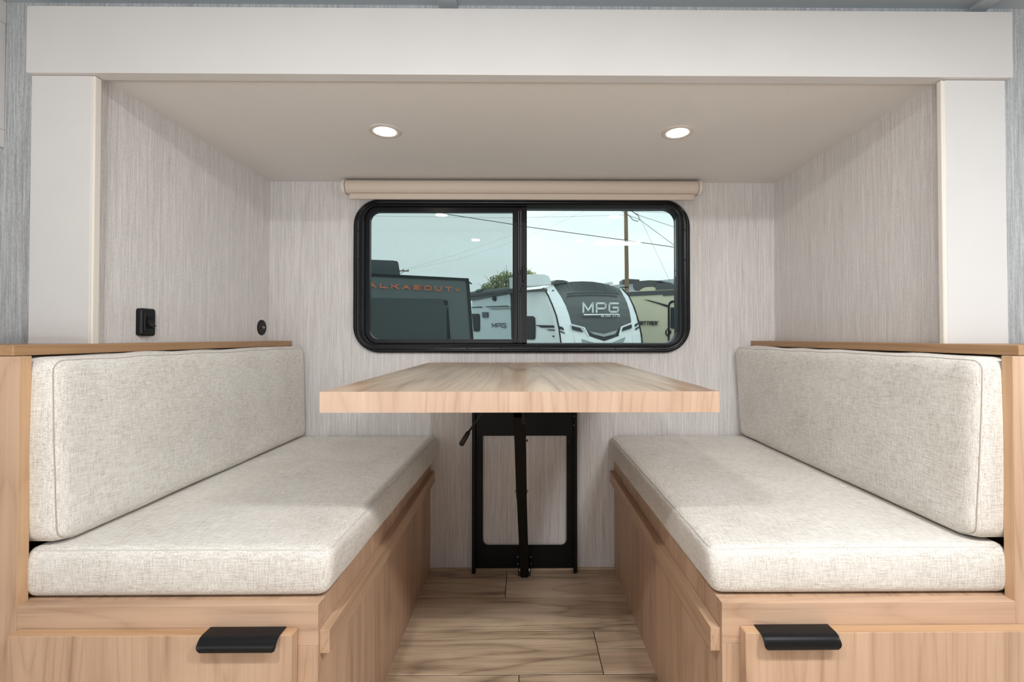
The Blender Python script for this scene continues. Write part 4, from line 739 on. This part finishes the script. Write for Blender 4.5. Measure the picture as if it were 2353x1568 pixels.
for k, nm, mm, th in (('s_window', 'side_window', 'o_black', 0.03), ('s_stripe_a', 'stripe_decal', 'o_decal', 0.01), ('s_stripe_b', 'stripe_decal', 'o_decal', 0.01), ('s_dot', 'marker_lamp', 'o_black', 0.02),
                      ('s_awning', 'awning_case', 'o_cover', 0.10), ('s_window2', 'side_window', 'o_black', 0.03), ('s_lamp', 'porch_lamp', 'o_cover', 0.05), ('s_marker', 'speaker', 'o_black', 0.05),
                      ('s_stripe_c', 'stripe_decal', 'o_decal', 0.01), ('s_stripe_d', 'stripe_decal', 'o_decal', 0.01), ('s_stripe_e', 'stripe_decal', 'o_grey', 0.01), ('s_post', 'awning_arm', 'o_black', 0.03)):
    part(nm, ext(G[k], ad * th), M[mm], t)
bm = bmesh.new(); add_tube(bm, G['s_roll'], 0.09, 10); fix(bm); part('awning_roll', bm, M['o_cover'], t)
part('lettering', lettering('MPG', *G['s_text'], 0.15, 0.18), M['o_decal'], t, label='small dark MPG lettering', kind='stuff')
part('rooftop_unit', ext(G['r_ac'], bd * 0.8), M['o_white'], t, label='white rounded rooftop unit')
part('roof_vent', ext(G['r_vent'], bd * 0.5), M['o_cover'], t); part('vent_cap', ext(G['r_cap'], bd * 0.2), M['o_white'], t); part('roof_hatch', ext(G['r_hatch'], bd * 0.5), M['o_cover'], t)
wheels(t, tuple(A0 + bd * 2.6 + ad * 0.05 + Vector((0, 0, GZ + 0.34))), bd * 0.8)

# beige trailer at the right
bdir = Vector((G['beige_dir'][0], G['beige_dir'][1], 0)).normalized(); bn = Vector((-bdir.y, bdir.x, 0))
if bn.y < 0: bn = -bn
t = thing('travel_trailer', (5.0, 15.3, GZ), 'beige travel trailer with dark stripe at the right edge of the window', 'trailer')
bb = [list(p) for p in G['b_body']]; bb[-1][2] = -0.4; bb[-2][2] = -0.4
part('body', ext(bb, bn * 2.3), M['o_beige'], t)
for k, nm, mm, th in (('b_band', 'roof_band', 'o_cover', 0.04), ('b_dark', 'awning_case', 'o_cover', 0.06), ('b_swoosh', 'stripe_decal', 'o_decal', 0.01), ('b_frame_o', 'door_frame', 'o_black', 0.03), ('b_window', 'door_window', 'o_decal', 0.02),
                      ('b_handle', 'door_handle', 'o_black', 0.04)):
    part(nm, ext(G[k], bn * th), M[mm], t)
bm = bmesh.new(); add_tube(bm, G['b_grab'], 0.022, 6); fix(bm); part('grab_bar', bm, M['o_black'], t)
part('rooftop_unit', ext(G['b_ac'], bn * 0.8), M['o_cover'], t); part('rooftop_unit', ext(G['b_ac2'], bn * 0.6), M['o_cover'], t); part('vent_dome', ext(G['b_cream'], bn * 0.5), M['o_cream'], t)
part('lettering', lettering('SPORTTREK', *G['b_text'], 0.20, 0.10, 0.25), M['o_decal'], t, label='dark SPORTTREK lettering', kind='stuff')
q_ = Vector(bb[-2]) - bdir * 2.0 + bn * 0.05
wheels(t, (q_.x, q_.y, GZ + 0.34), bdir * 0.8)

# far building, poles, wires, tree
t = thing('warehouse', (16.0, 57, GZ), 'pale low building with a dark rooftop box far behind the pole', 'building')
wpts = [list(p) for p in G['building']]
part('wall', ext([(p[0], p[1], (GZ if i in (3, 4) else p[2])) for i, p in enumerate(wpts)], (0, 8, 0)), M['o_wall'], t)
part('roof_box', ext(G['far_box'], (0, 2, 0)), M['o_cover'], t)
t = thing('utility_pole', (8.32, 38, GZ), 'brown wooden utility pole with wires right of the window mullion', 'pole')
bm = bmesh.new(); add_tube(bm, [(8.30, 38, GZ), (8.28, 38, 6.2), (8.20, 38, 12.6)], [0.19, 0.165, 0.14], 12); fix(bm); part('pole', bm, M['o_pole'], t)
part('side_bracket', ext(G['crossarm'], (0, 0.2, 0)), M['o_black'], t)
fp = G['far_pole']
t = thing('far_utility_pole', (-10.4, 38, GZ), 'distant utility pole crossarm beside the charcoal rooftop unit', 'pole')
bm = bmesh.new(); add_tube(bm, [(-10.6, 38, GZ), (-10.6, 38, 6.6)], 0.15, 10); part('pole', bm, M['o_pole'], t)
bm = bmesh.new(); add_tube(bm, [(-11.9, 38.1, fp[0][2] + .05), fp[1]], 0.05, 6); part('crossarm', bm, M['o_pole'], t)
bm = bmesh.new(); add_tube(bm, [(-10.5, 38.05, 5.6), fp[3]], 0.02, 6); part('brace', bm, M['o_pole'], t)
for q in (fp[4], fp[5]):
    bm = bmesh.new(); add_tube(bm, [(q[0], q[1], 6.15), (q[0], q[1], q[2])], 0.035, 6); part('insulator', bm, M['o_wire'], t)
wl = {'wires': 'thick dark cable sloping down to the right across both panes', 'wires2': 'topmost thin wire reaching the brown pole', 'wires3': 'second thin wire below the top one, ending at the pole', 'wires4': 'thin wire from the pole top to the right frame edge',
      'wires5': 'straight service wire falling steeply right of the pole', 'wires6': 'faint guy wire falling to the beige trailer roof', 'wires7': 'upper faint wire rising from the distant crossarm', 'wires8': 'lower faint wire rising from the distant crossarm', 'wires9': 'looped slack cable beside the pole'}
wr = {'wires7': 0.004, 'wires8': 0.004, 'wires': 0.028, 'wires5': 0.018, 'wires9': 0.028, 'wires4': 0.016, 'wires2': 0.012}
for k, lb in wl.items():
    bm = bmesh.new(); P = G[k]
    if k not in ('wires9', 'wires6'):
        a, b = Vector(P[0]), Vector(P[-1]); d = (b - a); P = [a - d * 0.25] + [Vector(p) for p in P] + [b + d * (0.25 if k in ('wires', 'wires4', 'wires5', 'wires7', 'wires8') else 0.0)]
    add_tube(bm, P, wr.get(k, 0.008), 6)
    o = part('power_line', bm, M['o_wire'], None, origin=tuple(P[1])); tag(o, lb, 'cable', 'overhead lines seen through the window')
t = thing('tree', (-1.6, 40, GZ), 'sparse green spring tree beyond the trailers', 'tree')
bm = bmesh.new(); rnd = random.Random(5)
base = Vector((-1.55, 40, GZ)); trunk = [base, Vector((-1.5, 40, 2.2)), Vector((-1.55, 40, 3.9))]
add_tube(bm, trunk, [0.30, 0.22, 0.15], 8)
blobs = [(-3.0, 5.0, 0.75), (-2.3, 5.55, 0.85), (-1.45, 5.9, 0.95), (-2.5, 4.7, 0.7), (-0.9, 5.5, 0.9), (0.0, 6.2, 0.75), (0.6, 6.0, 0.65), (-1.8, 5.0, 0.7), (-3.5, 4.6, 0.5), (-0.2, 5.4, 0.7)]
for bx_, bz_, br in blobs:
    e = Vector((bx_, 40 + rnd.uniform(-.4, .4), bz_)); s0 = Vector((-1.55, 40, 3.3 + rnd.uniform(0, .8))); mdp = s0.lerp(e, 0.5) + Vector((0, 0, -0.15))
    add_tube(bm, [s0, mdp, e], [0.09, 0.05, 0.02], 6)
    for q in range(5):
        e2 = e + Vector((rnd.gauss(0, 1), rnd.gauss(0, 1), rnd.gauss(0.3, 1))) * br * 0.5; add_tube(bm, [mdp.lerp(e, rnd.random()), e2], [0.03, 0.008], 5)
fix(bm); part('trunk', bm, M['o_bark'], t)
bm = bmesh.new()
for bx_, bz_, br in blobs:
    for q in range(int(520 * br)):
        v = Vector((rnd.gauss(0, 1), rnd.gauss(0, 1), rnd.gauss(0, 1))).normalized() * (rnd.random() ** 0.45) * br * 0.85
        v.z *= 0.75; c = Vector((bx_, 40, bz_)) + v; s = rnd.uniform(0.035, 0.075)
        a = Vector((rnd.gauss(0, 1), rnd.gauss(0, 1), rnd.gauss(0, 1))).normalized(); b = a.orthogonal().normalized() * s; a = a * s * 1.5
        vs = [bm.verts.new(c + p) for p in (-a, b, a, -b)]; bm.faces.new(vs)
part('foliage', bm, M['o_leaf'], t, kind='stuff')
